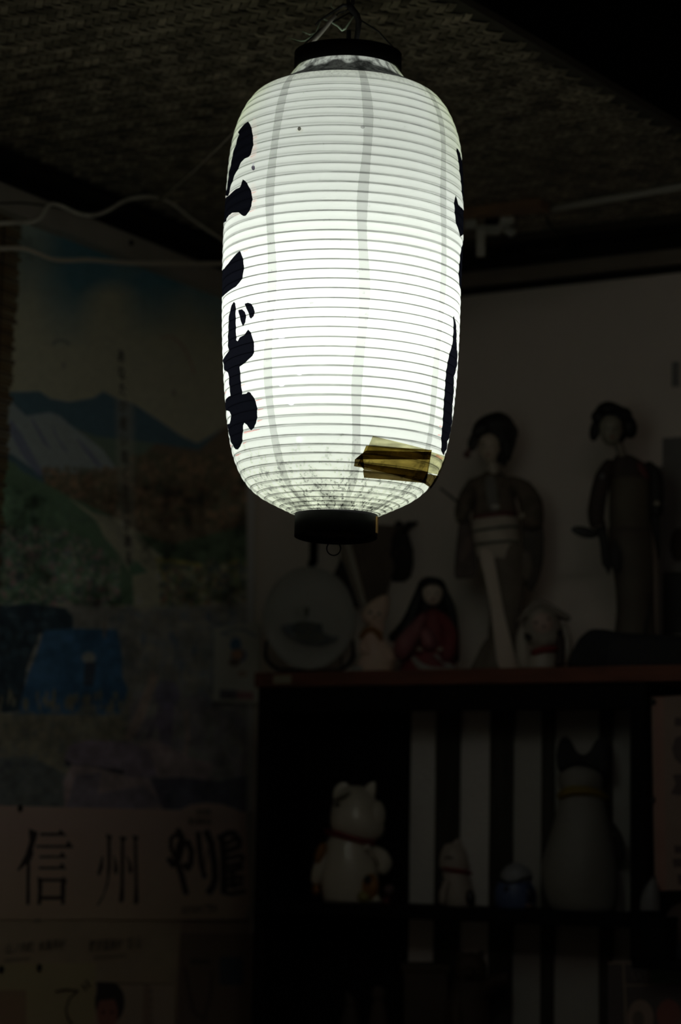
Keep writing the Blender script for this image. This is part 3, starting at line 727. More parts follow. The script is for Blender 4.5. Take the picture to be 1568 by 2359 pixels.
[c.poly([(272 - e_, 925 - e_), (302 + e_, 925 - e_), (306 + e_, 1296 + e_), (276 - e_, 1296 + e_)], dsp(33, 33, 30), .14) for e_ in (0, 3, 6, 9)]
# paragliders and the signature
def arcs_(cx, cy, r, col_, wd=4, a0=200, a1=340): c.line([(cx + r * cos(radians(a)), cy + r * .8 * sin(radians(a))) for a in range(a0, a1 + 1, 14)], wd, col_, .7)
arcs_(139, 800, 20, dsp(17, 19, 18), 5); c.ell(146, 842, 3, 7, dsp(20, 20, 20), .7)
c.line([(370, 778), (395, 775), (420, 795), (438, 830), (447, 860)], 4, dsp(30, 20, 18), .7); c.ell(401, 905, 4, 9, dsp(22, 20, 18), .7)
for q in ([(43, 585), (48, 535)], [(48, 548), (58, 556), (62, 568)], [(66, 545), (70, 566)], [(60, 592), (75, 598)]): c.line(q, 3, dsp(12, 15, 16), .8)
c.a *= (0.9 + .2 * n5)[..., None]
veg = np.clip((yy - 1085) / 40, 0, 1) * np.clip((1420 - yy) / 30, 0, 1) * np.clip(1 - np.exp(-((xx - (150 + (yy - 1148) * .95)) / 45) ** 2) * 1.3, 0, 1)
low_ = np.clip((yy - 1400) / 30, 0, 1)
m1 = vnoise(c.h, c.w, 45, 4); m2 = vnoise(c.h, c.w, 16, 3)
c.a *= (1 + veg * (1.5 * (m1 - .5) + 1.1 * (m2 - .5)) - .12 * veg + low_ * (.9 * (m1 - .5) + .6 * (m2 - .5)) - .06 * low_)[..., None].clip(.25, 1.8)
c.a[:, c.X > 568] = dsp(44, 42, 37)
c.blur(2)
mural = poster('landscape_picture', 0, 0.0035, [(-150, 440), (588, 668), (583, 1872), (-150, 1866)], c, 'large faded poster of mountains, stream and pond with a vertical line of writing', 'poster', res=1.0)
Mink = mat('faded_print_ink', dsp(11, 11, 10), .6); Mink9 = mat('soft_print_ink', dsp(14, 13, 12), .6); Mink2 = mat('black_print_ink', dsp(9, 7, 7), .6); Mink3 = mat('pale_print_ink', dsp(15, 13, 11), .6); Mred = mat('red_print_ink', dsp(30, 10, 10), .6)
for i, ch in enumerate('あなたが思い描く信州がある'):
    text(ch, 0, 0.0075, 279 + i * 1.4, 832 + i * 38.8, 31, Mink if i < 3 else Mink9, mural, align='CENTER')

# ---- small notice pinned on the corner post
c = Canvas(480, 1420, 630, 1640, 3.0, dsp(40, 37, 34))
c.ell(540, 1485, 14, 15, dsp(10, 19, 27)); c.ell(548, 1510, 20, 16, dsp(14, 16, 24)); c.ell(545, 1508, 15, 13, dsp(34, 26, 20)); c.ell(538, 1526, 14, 9, dsp(18, 15, 14))
c.line([(506, 1460), (530, 1450), (560, 1450), (588, 1466)], 8, dsp(25, 27, 28), .8); c.ell(558, 1552, 12, 7, dsp(30, 24, 20), .8)
c.poly([(504, 1588), (545, 1589), (545, 1611), (504, 1610)], dsp(17, 17, 19)); c.poly([(545, 1592), (580, 1594), (580, 1612), (545, 1611)], dsp(28, 18, 19))
c.blur(1)
notice = poster('notice_sheet', 0, 0.012, [(494, 1446), (606, 1432), (596, 1622), (490, 1616)], c, 'small pale notice sheet with a drawn figure in a blue cap, beside the shelf end', 'notice', wav=.004)
text('お知らせ', 0, .0205, 512, 1466, 13, mat('notice_ink', dsp(23, 25, 27), .6), notice)
text('ご自由に', 0, .0205, 508, 1606, 15, Mink2, notice)
S(MB().box(-0.0005, 0.0025, -.016, -0.001, 0.1, 2.283).build('trim_6', mat('pale_corner_strip', (.85, .80, .70), .7), smooth=False))

# ---- banner sheets at the bottom left
c = Canvas(-160, 1840, 640, 2160, 2.0, dsp(34, 26, 23))
c.a[:] = np.array(dsp(40, 30, 28), np.float32)
f_ = np.clip((c.Y - 1900) / 230, 0, 1)[:, None, None]
c.a = c.a * (1 - f_) + np.array(dsp(34, 29, 24), np.float32) * f_
c.poly([(565, 1840), (640, 1840), (640, 2160), (545, 2160), (575, 2080)], dsp(27, 27, 25), .8)
Bk = dsp(5, 4, 4)
k = lambda ps: [(x / 2.529, 1800 + y / 2.529) for x, y in ps]
# first big character
for q in ([(160,275),(215,295),(185,400),(190,420),(170,470),(172,715),(150,720),(150,480),(100,525),(95,515),(140,430),(165,350)],
          [(228,300),(330,300),(345,278),(385,318),(228,318)], [(203,372),(375,372),(392,342),(425,388),(203,386)],
          [(224,432),(340,432),(358,408),(385,447),(224,447)], [(222,497),(340,497),(358,472),(385,512),(222,512)],
          [(215,555),(245,568),(242,700),(236,720),(215,718),(220,640)], [(240,567),(355,567),(370,552),(390,582),(380,600),(378,716),(355,720),(356,690),(240,690),(240,668),(352,668),(352,584),(240,584)]):
    c.poly(k(q), Bk)
# second big character
for q in ([(610,305),(650,315),(642,345),(645,500),(630,600),(600,680),(570,725),(562,720),(600,660),(622,580),(625,480),(622,340)],
          [(692,318),(740,325),(722,350),(722,690),(705,710),(692,700),(702,600),(702,350)], [(765,312),(808,322),(795,345),(800,500),(806,700),(795,718),(778,712),(785,600),(778,345)],
          [(592,430),(600,440),(600,500),(580,552),(564,540)], [(658,420),(680,470),(688,520),(676,545),(662,530),(664,470)], [(728,420),(762,470),(772,520),(762,542),(748,525),(746,470)]):
    c.poly(k(q), Bk)
# shop name lettering with drawn-out brush strokes
k2 = lambda ps: [(370 + x / 4.636, 1850 + y / 4.636) for x, y in ps]
c.line(k2([(90, 600), (130, 660), (190, 600), (240, 430), (290, 420), (330, 520), (320, 640), (290, 700), (250, 660)]), 13.0, Bk)
c.line(k2([(180, 640), (110, 480), (110, 380), (150, 340), (210, 360)]), 9.1, Bk); c.line(k2([(185, 290), (230, 370), (190, 480), (170, 620), (220, 760), (265, 960)]), 13.0, Bk)
c.line(k2([(400, 320), (415, 480), (430, 640), (465, 790)]), 11.7, Bk); c.line(k2([(490, 310), (540, 430), (570, 640), (575, 800), (550, 890), (510, 950)]), 15.6, Bk); c.line(k2([(460, 700), (500, 500)]), 2.6, Bk)
c.line(k2([(620, 370), (720, 320), (780, 320), (840, 400), (830, 470), (680, 520)]), 13.0, Bk); c.line(k2([(650, 380), (670, 560), (670, 760), (665, 950)]), 15.6, Bk)
for q in ([(690, 440), (780, 390)], [(680, 600), (760, 580), (850, 560), (880, 600)], [(690, 680), (860, 640)], [(700, 740), (860, 690)], [(690, 820), (770, 790), (870, 800)], [(760, 720), (770, 900)], [(700, 880), (860, 860)], [(660, 950), (740, 970), (890, 940)]): c.line(k2(q), 10.5, Bk)
c.blur(1)
ban = poster('banner_sheet', 0, 0.007, [(-150, 1852), (592, 1870), (600, 2118), (-150, 2118)], c, 'pink paper banner with two large black characters and a brushed shop name', 'banner', res=2.0, wav=.003)
bump = MB(); pts = [(395, 1878), (410, 1868), (440, 1853), (475, 1849), (510, 1852), (540, 1862), (562, 1872)]
v0 = [on(x, y, 0, .0085) for x, y in pts]; v1 = [on(x, 1884, 0, .0085) for x, y in pts]; nn = len(pts)
bump.add([tuple(p) for p in v0 + v1] + [(p.x - .0006, p.y, p.z) for p in v0 + v1], [(i, i + 1, nn + i + 1, nn + i) for i in range(nn - 1)] + [(2 * nn + i, 3 * nn + i, 3 * nn + i + 1, 2 * nn + i + 1) for i in range(nn - 1)])
bump.build('banner_crest', mat('pink_paper', dsp(40, 30, 28), .6), ban)
text('信州名物', 0, .0115, 452, 1876, 14, Mink3, ban); text('郷土料理の店', 0, .0115, 434, 1898, 15, Mink3, ban)
text('おひるのご案内', 0, .0115, 418, 2104, 20, Mink3, ban); text('www.', 0, .0115, 78, 2128 - 4, 12, Mink3, ban)
c = Canvas(-160, 2090, 640, 2380, 1.0, dsp(31, 27, 22)); c.a *= (0.9 + .2 * vnoise(c.h, c.w, 40, 3))[..., None]; c.poly([(420, 2090), (640, 2090), (640, 2380), (400, 2380)], dsp(23, 18, 15), .8)
low = poster('village_name_sheet', 0, 0.003, [(-150, 2105), (602, 2112), (580, 2400), (-150, 2400)], c, 'brownish sheet listing village names, taped below the pink banner', 'poster')
text('山ノ内町  木島平村', 0, .0065, 12, 2196, 25, Mink3, low, slope=-.02); text('野沢温泉村  飯 山', 0, .0065, 205, 2190, 25, Mink3, low)
text('○○○○○○○○○○○', 0, .0065, 10, 2216, 9, Mink3, low); text('○○○○○○○○○○○○○○○', 0, .0065, 215, 2210, 9, Mink3, low)
c = Canvas(-160, 2200, 240, 2400, 1.0, dsp(32, 29, 21)); c.poly([(-160, 2290), (60, 2280), (60, 2400), (-160, 2400)], dsp(26, 17, 14), .6)
ye = poster('yellow_sheet', 0, 0.010, [(-150, 2222), (222, 2218), (216, 2410), (-150, 2410)], c, 'yellowish handwritten sheet showing one large curved kana at bottom left', 'poster')
bl = mat('handwriting_ink', dsp(12, 10, 8), .6)
def stroke(pts, r, nm='pen_stroke', par=ye, val=.0135, m=bl):
    o = MB().tube([on(x, y, 0, val) for x, y in pts], r, 6, 1.0).build(nm, m, par); return o
stroke([(129, 2284), (150, 2279), (180, 2282), (160, 2300), (152, 2325), (156, 2345), (166, 2359)], .0016); stroke([(190, 2268), (198, 2280)], .0014); stroke([(198, 2258), (206, 2272)], .0014)
c = Canvas(210, 2240, 420, 2400, 2.0, dsp(32, 28, 24)); c.poly([(210, 2240), (420, 2240), (420, 2268), (210, 2268)], dsp(20, 16, 12))
c.ell(252, 2310, 34, 48, dsp(6, 5, 5)); c.ell(246, 2335, 24, 44, dsp(27, 16, 13)); c.poly([(222, 2262), (262, 2262), (275, 2300), (222, 2306)], dsp(6, 5, 5)); c.ell(236, 2332, 5, 4, dsp(10, 6, 6)); c.ell(257, 2332, 5, 4, dsp(10, 6, 6))
c.poly([(330, 2268), (345, 2268), (345, 2400), (330, 2400)], dsp(24, 17, 14), .6); c.blur(1)
ph = poster('portrait_flyer', 0, 0.013, [(220, 2262), (400, 2266), (395, 2410), (216, 2410)], c, 'flyer with a dark haired face printed beside columns of small writing', 'poster')
for i, ch in enumerate('手打ちそば'): text(ch, 0, .0165, 344, 2290 + i * 18, 13, Mink3, ph)
MP = mat('push_pin_black', (.01, .01, .01), .4)
for (x, y) in ((47, 1862), (91, 2229), (4, 2233)):
    p = on(x, y, 0, .0155 if y > 2000 else .013)
    tag(MB().ell(p, (.004, .0048, .006)).build('push_pin', MP), {47: 'black push pin at the top edge of the pink banner', 91: 'black push pin in the yellowish sheet, the inner of two', 4: 'black push pin in the yellowish sheet at the photo edge'}[x], 'pin', 'push pins on the left wall')
c = Canvas(400, 2130, 620, 2400, 1.0, dsp(19, 15, 12)); c.poly([(505, 2205), (560, 2205), (560, 2270), (505, 2270)], dsp(8, 9, 12)); c.line([(425, 2230), (435, 2290), (445, 2330), (470, 2350), (485, 2290), (488, 2240)], 9, dsp(12, 9, 8)); c.line([(440, 2215), (480, 2215)], 12, dsp(11, 9, 8)); c.blur(2)
tag(poster('dark_flyer', 0, 0.009, [(416, 2150), (590, 2150), (580, 2400), (410, 2400)], c, 'dim reddish flyer with a vase outline, beside the dark cabinet', 'poster'))

# ---- bamboo blind at the left edge of the frame
M_bam = [mat('bamboo_slat_%s' % n, cc, .5, c2=c3, scale=40, stretch=(1, 1, 8)) for n, cc, c3 in (('tan', (.26, .17, .07), (.16, .10, .045)), ('brown', (.16, .10, .05), (.10, .06, .03)))]
BX = 0.045
b_top = on(18, 505, 0, BX); b_bot = on(2, 1640, 0, BX)
blind = empty('bamboo_blind', (BX, b_top.y, b_bot.z), 0, 'rolled-down bamboo blind with frayed slat ends at the left edge', 'blind')
zz = b_top.z; i = 0; sl = []
while zz > b_bot.z:
    t = (b_top.z - zz) / (b_top.z - b_bot.z)
    yr = on(30 - 26 * t + random.uniform(-5, 5), 1000, 0, BX).y
    d0 = random.uniform(.0052, .0068); q = MB().box(-.0012, .0012, yr - b_top.y - .28, yr - b_top.y, -d0 / 2, d0 / 2)
    q.build('slat', M_bam[i % 3 == 1], blind, smooth=False, loc=(random.uniform(-.0006, .0006), 0, zz - b_bot.z), rot=(random.uniform(-.012, .012), 0, 0)); zz -= .0076; i += 1
for yy_ in (-.012, -.14):
    MB().tube([(.0022, yy_, 0), (.0022, yy_, b_top.z - b_bot.z)], .0012, 6).build('binding_thread', mat('blind_thread', (.05, .04, .03), .8), blind)

# ---- cables under the ceiling
def wire(pts, r, x=None, y=None, n=8):
    P = []
    for p in pts: P.append(on(p[0], p[1], 0, x) if x is not None else on(p[0], p[1], 1, y))
    # smooth with Catmull-Rom
    out = []
    for i in range(len(P) - 1):
        p0, p1, p2, p3 = P[max(i - 1, 0)], P[i], P[i + 1], P[min(i + 2, len(P) - 1)]
        for t in (0, .25, .5, .75):
            out.append(0.5 * ((2 * p1) + (p2 - p0) * t + (2 * p0 - 5 * p1 + 4 * p2 - p3) * t * t + (3 * p1 - p0 - 3 * p2 + p3) * t ** 3))
    out.append(P[-1]); return MB().tube(out, r, n)
M_flex = mat('grey_flex', (.92, .88, .78), .4, c2=(.70, .67, .58), scale=30); M_flex2 = mat('cream_flex', (.92, .84, .72), .5); M_thr = mat('grey_string', (.85, .80, .70), .7)
tag(wire([(-60, 520), (20, 514), (70, 512), (95, 500), (108, 478), (120, 470), (145, 476), (180, 492), (215, 496), (250, 484), (280, 466), (310, 456), (340, 453), (362, 456)], .0036, x=.16).build('ceiling_flex', M_flex), 'grey flex looping under the pale beam at upper left', 'cable')
tag(wire([(-60, 466), (0, 468), (60, 468), (130, 478), (200, 490), (250, 494), (300, 470), (350, 462), (378, 456)], .0016, x=.14).build('thin_cable', M_cord), 'thin dark cable running behind the grey flex', 'cable')
tag(wire([(376, 459), (400, 472), (430, 496), (470, 525), (512, 552), (560, 580), (600, 600), (650, 640)], .0026, x=.165).build('ceiling_flex', M_flex), 'grey flex dropping from the string knot behind the lantern', 'cable')
sp = on(374, 459, 0, .163); ep = LP(690, 150, -.02)
tag(MB().tube([sp, sp.lerp(ep, .3) - Vector((0, 0, .004)), sp.lerp(ep, .5) - Vector((0, 0, .005)), sp.lerp(ep, .8) - Vector((0, 0, .003)), ep], .0011, 6).build('tie_string', M_thr), 'thin taut string from the flex up to the lantern rim', 'string')
tag(wire([(-40, 575), (30, 572), (60, 574), (90, 585), (120, 597), (160, 600), (200, 598), (250, 602), (300, 606), (400, 607), (510, 607), (620, 606)], [.0042] * 45, x=.10).build('cream_cable', M_flex2), 'thick cream cable running level across the landscape poster', 'cable')

# ---- conduit, joist scrap and pipe fitting under the back of the ceiling
def cz(px, py, z=None): return on(px, py, 2, CEIL - .012 if z is None else z)
ca, cb = on(1272, 481, 2, CEIL - .010), on(1590, 426, 2, CEIL - .010)
M_cond = mat('grey_conduit', (.62, .60, .54), .5)
tag(MB().tube([ca, ca.lerp(cb, .5), cb, cb + (cb - ca) * 1.5], .0062, 12).build('conduit', M_cond), 'pale conduit fixed under the ceiling at the right', 'pipe')
wa = on(1050, 498, 2, CEIL - .012); wb = on(1252, 474, 2, CEIL - .012); dv = (wb - wa); pd = Vector((-dv.y, dv.x, 0)).normalized()
wd = MB(); pp = [wa - pd * .016, wb - pd * .022, wb + pd * .020 + dv * .02, wa + pd * .004]
wd.add([(p.x, p.y, CEIL - .020) for p in pp] + [(p.x, p.y, CEIL - .0025) for p in pp], [(0, 1, 2, 3), (7, 6, 5, 4), (0, 4, 5, 1), (1, 5, 6, 2), (2, 6, 7, 3), (3, 7, 4, 0)])
tag(wd.build('wooden_batten', mat('raw_brown_wood', (.34, .20, .11), .6, c2=(.24, .145, .08), scale=20, stretch=(1, 6, 1)), smooth=False, bevel=.0015), 'brown wooden batten under the ceiling right of the lantern', 'board')
vp = on(1130, 522, 2, CEIL - .03); sV = proj(vp)[2] / F
valve = empty('wall_bracket', vp, yaw, 'grey metal bracket with a hanging stub below the wooden batten', 'bracket')
vx = lambda px, py, d=0: ((px - 1130) * sV, d, (522 - py) * sV)
M_met = mat('dull_zinc', (.92, .91, .84), .4, c2=(.74, .73, .66), scale=30, metal=.2)
M_met2 = mat('dark_zinc', (.62, .62, .56), .5, c2=(.45, .45, .40), scale=30)
MB().box(vx(1098, 0)[0], vx(1150, 0)[0], -.006, .010, vx(0, 540)[2], vx(0, 520)[2]).build('bracket_arm', M_met2, valve, smooth=False, bevel=.0015)
MB().tube([vx(1145, 530), vx(1158, 516), vx(1180, 508)], [.0066, .0070, .0076], 12).build('elbow', M_met2, valve)
MB().tube([vx(1152, 506, -.002), vx(1184, 505, -.002)], .0078, 14).build('collar', M_met, valve)
MB().tube([vx(1162, 528), vx(1176, 536), vx(1186, 530)], [.005, .009, .007], 12).build('knob', M_met2, valve)
MB().box(vx(1097, 0)[0], vx(1117, 0)[0], -.007, .007, vx(0, 592)[2], vx(0, 532)[2]).build('stub', M_met, valve, smooth=False, bevel=.0015)
MB().box(vx(1068, 0)[0], vx(1096, 0)[0], -.004, .012, vx(0, 528)[2], vx(0, 508)[2]).build('mounting_plate', M_met2, valve, smooth=False, bevel=.0015)
MB().box(vx(1118, 0)[0], vx(1148, 0)[0], .004, .016, vx(0, 520)[2], .026).build('hanger_block', M_darkwood, valve, smooth=False)
tag(wire([(1258, 500), (1268, 520), (1285, 535), (1298, 552), (1294, 572), (1275, 580), (1240, 578), (1212, 575)], .0022, y=-.24).build('drooping_cable', M_cord), 'dark cable drooping from the end of the conduit', 'cable')

# ================================================================== CABINET
ZT = 1.551
M_top = mat('reddish_board', (.20, .075, .045), .55, c2=(.15, .058, .036), scale=14, stretch=(1, 8, 8), spec=.25)
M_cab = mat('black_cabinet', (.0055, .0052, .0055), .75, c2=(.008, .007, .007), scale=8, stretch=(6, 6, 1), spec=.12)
XL, XR = .195, .935; YF = -.300; Zs1, Zs0 = 1.150, 1.131
XM = on(940, 1800, 1, -.17).x
cab = empty('display_cabinet', ((XL + XR) / 2, -.15, 0), 0, 'dark open display cabinet holding lucky cat figurines below the brown shelf top', 'cabinet')
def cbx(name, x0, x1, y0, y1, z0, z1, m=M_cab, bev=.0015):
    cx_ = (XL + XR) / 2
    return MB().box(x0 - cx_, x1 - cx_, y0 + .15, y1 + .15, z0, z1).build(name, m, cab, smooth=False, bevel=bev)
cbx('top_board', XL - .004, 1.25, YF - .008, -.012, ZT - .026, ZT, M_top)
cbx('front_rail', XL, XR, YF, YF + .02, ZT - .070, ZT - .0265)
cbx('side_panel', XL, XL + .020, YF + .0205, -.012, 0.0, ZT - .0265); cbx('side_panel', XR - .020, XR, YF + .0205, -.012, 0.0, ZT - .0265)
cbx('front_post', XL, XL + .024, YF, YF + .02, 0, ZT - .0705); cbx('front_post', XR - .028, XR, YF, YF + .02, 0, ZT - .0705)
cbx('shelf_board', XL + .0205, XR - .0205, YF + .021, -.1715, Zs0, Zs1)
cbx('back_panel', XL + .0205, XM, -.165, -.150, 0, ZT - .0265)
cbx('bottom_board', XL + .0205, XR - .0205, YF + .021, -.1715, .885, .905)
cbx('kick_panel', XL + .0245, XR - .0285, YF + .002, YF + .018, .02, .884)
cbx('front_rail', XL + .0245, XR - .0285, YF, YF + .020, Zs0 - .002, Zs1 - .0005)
# lattice back: upright battens with textured glass between them
M_tex = mat('lit_wavy_glass', (.72, .70, .67), .28, bump=1.0, bscale=85, spec=1.0, stretch=(1, 1, 1.5))  # paler copy: lantern reflection brightened into the glass colour
M_tex2 = mat('dim_wavy_glass', (.42, .41, .38), .40, bump=.6, bscale=60, spec=.3)  # dimmer copy of the same glass, without the painted-in reflection
M_bat = mat('dark_batten', (.050, .045, .036), .7, c2=(.036, .032, .025), scale=10, stretch=(6, 6, 1), spec=.2)
st = [(945, 1003), (1057, 1128), (1180, 1247), (1275, 1380), (1408, 1462)]
xs = [(on(a, 1800, 1, -.168).x, on(b, 1800, 1, -.168).x) for a, b in st]
for i, (a, b) in enumerate(xs):
    cbx('glass_strip', a - .003, b + .003, -.162, -.158, .64, ZT - .0270, M_tex if i < 2 else M_tex2, 0)
prev = XM
for i, (a, b) in enumerate(xs):
    if a - prev > .004: cbx('batten', prev + .0005, a, -.171, -.154, .64, ZT - .0270, M_bat, .001)
    prev = b
cbx('batten', xs[-1][1], XR - .0205, -.171, -.154, .64, ZT - .0270, M_bat, .001)
tagp = on(650, 1564, 1, YF - .009)
MB().box(-.0185, .0185, -.0008, 0, -.0075, .0075).build('price_tag', mat('pale_tag', (.42, .38, .28), .6), cab, smooth=False, loc=(tagp.x - (XL + XR) / 2, YF - .0085 + .15, ZT - .013))

# ================================================================== FIGURES
class Fig:
    """a free-standing piece built to measured outlines; local x = right, y = away from the viewer, z = up"""
    def __init__(self, name, px, Y, z0, label, cat, group=None, turn=0.0):
        self.base = Vector((on(px, 1500, 1, Y).x, Y, z0))
        self.bx, self.by, d = proj(self.base); self.s = d / F
        self.e = empty(name, self.base, yaw + turn, label, cat, group)
    def P(self, px, py, d=0.0):
        dx, dy = px - self.bx, py - self.by
        return Vector(((dx * cos(roll) + dy * sin(roll)) * self.s, d * self.s, (dx * sin(roll) - dy * cos(roll)) * self.s))
    def loft(self, secs, n=22, mb=None):
        """(px, py, half width px, half depth px, depth offset px)"""
        mb = mb or MB(); out = []
        Q = [tuple(q) + ((0,) if len(q) == 4 else ()) for q in secs]; secs = []
        for i in range(len(Q) - 1):
            p0, p1, p2, p3 = Q[max(i - 1, 0)], Q[i], Q[i + 1], Q[min(i + 2, len(Q) - 1)]
            for t in (0, .34, .67):
                v_ = [0.5 * (2 * b + (c_ - a) * t + (2 * a - 5 * b + 4 * c_ - d) * t * t + (3 * b - a - 3 * c_ + d) * t ** 3) for a, b, c_, d in zip(p0, p1, p2, p3)]
                v_[2] = max(v_[2], min(p1[2], p2[2]) * .9); v_[3] = max(v_[3], min(p1[3], p2[3]) * .9)
                v_[1] = min(max(v_[1], min(p1[1], p2[1])), max(p1[1], p2[1])); secs.append(v_)
        secs.append(Q[-1])
        for q in secs:
            p = self.P(q[0], q[1], q[4] if len(q) > 4 else 0); out.append((p.x, p.y, max(p.z, 0.0002), q[2] * self.s, q[3] * self.s))
        return mb.loft(out, n)
    def ell(self, px, py, rx, rz, ry=None, d=0.0, rot=0.0, mb=None, nu=18, nv=12):
        ry = rx if ry is None else ry
        c_ = self.P(px, py, d); c_.z = max(c_.z, max(rz, rx * abs(sin(rot))) * self.s + .0005)
        return (mb or MB()).ell(c_, (rx * self.s, ry * self.s, rz * self.s), nu, nv, Matrix.Rotation(rot, 3, 'Y') if rot else None)
    def tube(self, pts, r, n=10, mb=None, flat=1.0):
        P = [self.P(p[0], p[1], p[2] if len(p) > 2 else 0) for p in pts]
        r = [q * self.s for q in (r if hasattr(r, '__len__') else [r] * len(P))]
        if len(P) > 2:
            A, rr = [], []
            for i in range(len(P) - 1):
                p0, p1, p2, p3 = P[max(i - 1, 0)], P[i], P[i + 1], P[min(i + 2, len(P) - 1)]
                for t in (0, .34, .67):
                    A.append(0.5 * ((2 * p1) + (p2 - p0) * t + (2 * p0 - 5 * p1 + 4 * p2 - p3) * t * t + (3 * p1 - p0 - 3 * p2 + p3) * t ** 3)); rr.append(r[i] + (r[i + 1] - r[i]) * t)
            P, r = A + [P[-1]], rr + [r[-1]]
        if r[0] > 3 * self.s:
            a = (P[0] - P[1]).normalized(); b = (P[-1] - P[-2]).normalized()
            P = [P[0] + a * r[0] * .62, P[0] + a * r[0] * .45] + P + [P[-1] + b * r[-1] * .45, P[-1] + b * r[-1] * .62]
            r = [r[0] * .28, r[0] * .74] + r + [r[-1] * .74, r[-1] * .28]
            for p, q in zip(P, r): p.z = max(p.z, q + .0005)
        return (mb or MB()).tube(P, r, n, flat)
    def slab(self, poly, d0, d1, mb=None, soft=2):
        for _ in range(soft):
            q = []
            for (a, b) in zip(poly, poly[1:] + poly[:1]):
                q += [(a[0] * .8 + b[0] * .2, a[1] * .8 + b[1] * .2), (a[0] * .2 + b[0] * .8, a[1] * .2 + b[1] * .8)]
            poly = q
        pp = [self.P(x, y) for x, y in poly]
        return (mb or MB()).prism([(p.x, max(p.z, .0004)) for p in pp], d0 * self.s, d1 * self.s)
    def B(self, mb, name, m, parent=None, smooth=True, bevel=0):
        return mb.build(name, m, parent or self.e, smooth, bevel * self.s)

skin = mat('doll_gofun_skin', (.80, .68, .56), .45); skin2 = mat('doll_dim_skin', (.52, .47, .38), .5); hairm = mat('doll_black_hair', (.010, .010, .010), .55, bump=.3, bscale=200)
lip = mat('doll_lips', (.30, .05, .04), .5); eyem = mat('doll_eyes', (.03, .025, .02), .4)
def hand(f, px, py, d, sz, m, parent=None, dirx=1, nm='hand'):
    """palm, four fingers of unequal length and a thumb from the side of the palm"""
    mb = MB(); f.ell(px, py, sz * .9, sz * .62, sz * .35, d, mb=mb, nu=10, nv=8)
    for i, L in enumerate((1.15, 1.4, 1.3, 1.0)):
        o = (i - 1.5) * sz * .36
        f.tube([(px + dirx * sz * .5, py + o, d), (px + dirx * sz * (.9 + L * .25), py + o * 1.1, d), (px + dirx * sz * (.85 + L * .55), py + o * 1.1 + sz * .25, d)], [sz * .2, sz * .18, sz * .12], 6, mb)
    f.tube([(px - dirx * sz * .2, py - sz * .45, d), (px + dirx * sz * .3, py - sz * .95, d), (px + dirx * sz * .65, py - sz * 1.05, d)], [sz * .22, sz * .2, sz * .13], 6, mb)
    return f.B(mb, nm, m, parent)
def face(f, cx, cy, w_, h_, d, m, tilt=0, eyes=True):
    mb = MB(); f.loft([(cx + 1, cy + h_, w_ * .25, w_ * .3, d), (cx + .5, cy + h_ * .86, w_ * .55, w_ * .55, d), (cx, cy + h_ * .5, w_ * .85, w_ * .78, d), (cx, cy, w_, w_ * .9, d), (cx, cy - h_ * .5, w_ * .97, w_ * .9, d), (cx, cy - h_ * .85, w_ * .65, w_ * .6, d), (cx, cy - h_, w_ * .2, w_ * .2, d)], mb=mb)
    f.tube([(cx - tilt, cy - h_ * .05, d - w_ * .86), (cx - tilt * 1.3, cy + h_ * .25, d - w_ * 1.02), (cx - tilt, cy + h_ * .32, d - w_ * .86)], [w_ * .09, w_ * .15, w_ * .1], 8, mb)
    for s in (-1, 1): f.ell(cx + s * w_ * .98, cy + h_ * .1, w_ * .1, h_ * .17, w_ * .15, d, mb=mb, nu=8, nv=6)
    h = f.B(mb, 'head', m)
    if eyes:
        mb = MB()
        for s in (-1, 1): f.ell(cx - tilt + s * w_ * .40, cy, w_ * .17, h_ * .055, w_ * .1, d - w_ * .80, mb=mb, nu=10, nv=6)
        f.B(mb, 'eyes', eyem, h)
        mb = MB()
        for s in (-1, 1): f.tube([(cx - tilt + s * w_ * .22, cy - h_ * .22, d - w_ * .84), (cx - tilt + s * w_ * .45, cy - h_ * .27, d - w_ * .80), (cx - tilt + s * w_ * .65, cy - h_ * .2, d - w_ * .66)], w_ * .035, 6, mb)
        f.B(mb, 'eyebrows', eyem, h)
        f.B(f.ell(cx - tilt, cy + h_ * .55, w_ * .2, h_ * .07, w_ * .1, d - w_ * .72), 'lips', lip, h)
    return h

# ---- round painted plate on a stand
G_sh = 'ornaments on the brown shelf top'
f = Fig('display_plate', 712, -.10, ZT, 'round white plate painted with a dark landscape, standing at the left end of the shelf', 'plate')
cP = f.P(712, 1424)
tilt = Matrix.Translation(cP) @ Matrix.Rotation(radians(-9), 4, 'X') @ Matrix.Diagonal((1, 1, 1.16, 1)) @ Matrix.Rotation(radians(90), 4, 'X')
mb = MB().lathe([(0, .012), (50 * f.s, .012), (70 * f.s, .010), (104 * f.s, -.002), (106 * f.s, -.003), (104 * f.s, -.005), (70 * f.s, .006), (50 * f.s, .008), (0, .008)], n=48)
M_pl = mat('glazed_porcelain', (.50, .49, .45), .45, spec=.25)
mb.v = [tuple(tilt @ Vector((p[0], p[1], -p[2]))) for p in mb.v]
plate = f.B(mb, 'plate_dish', M_pl)
M_pa = mat('plate_painting', (.09, .09, .05), .5, c2=(.05, .06, .06), scale=60); M_pb = mat('plate_painting_blue', (.10, .12, .15), .5, c2=(.2, .2, .2), scale=50)
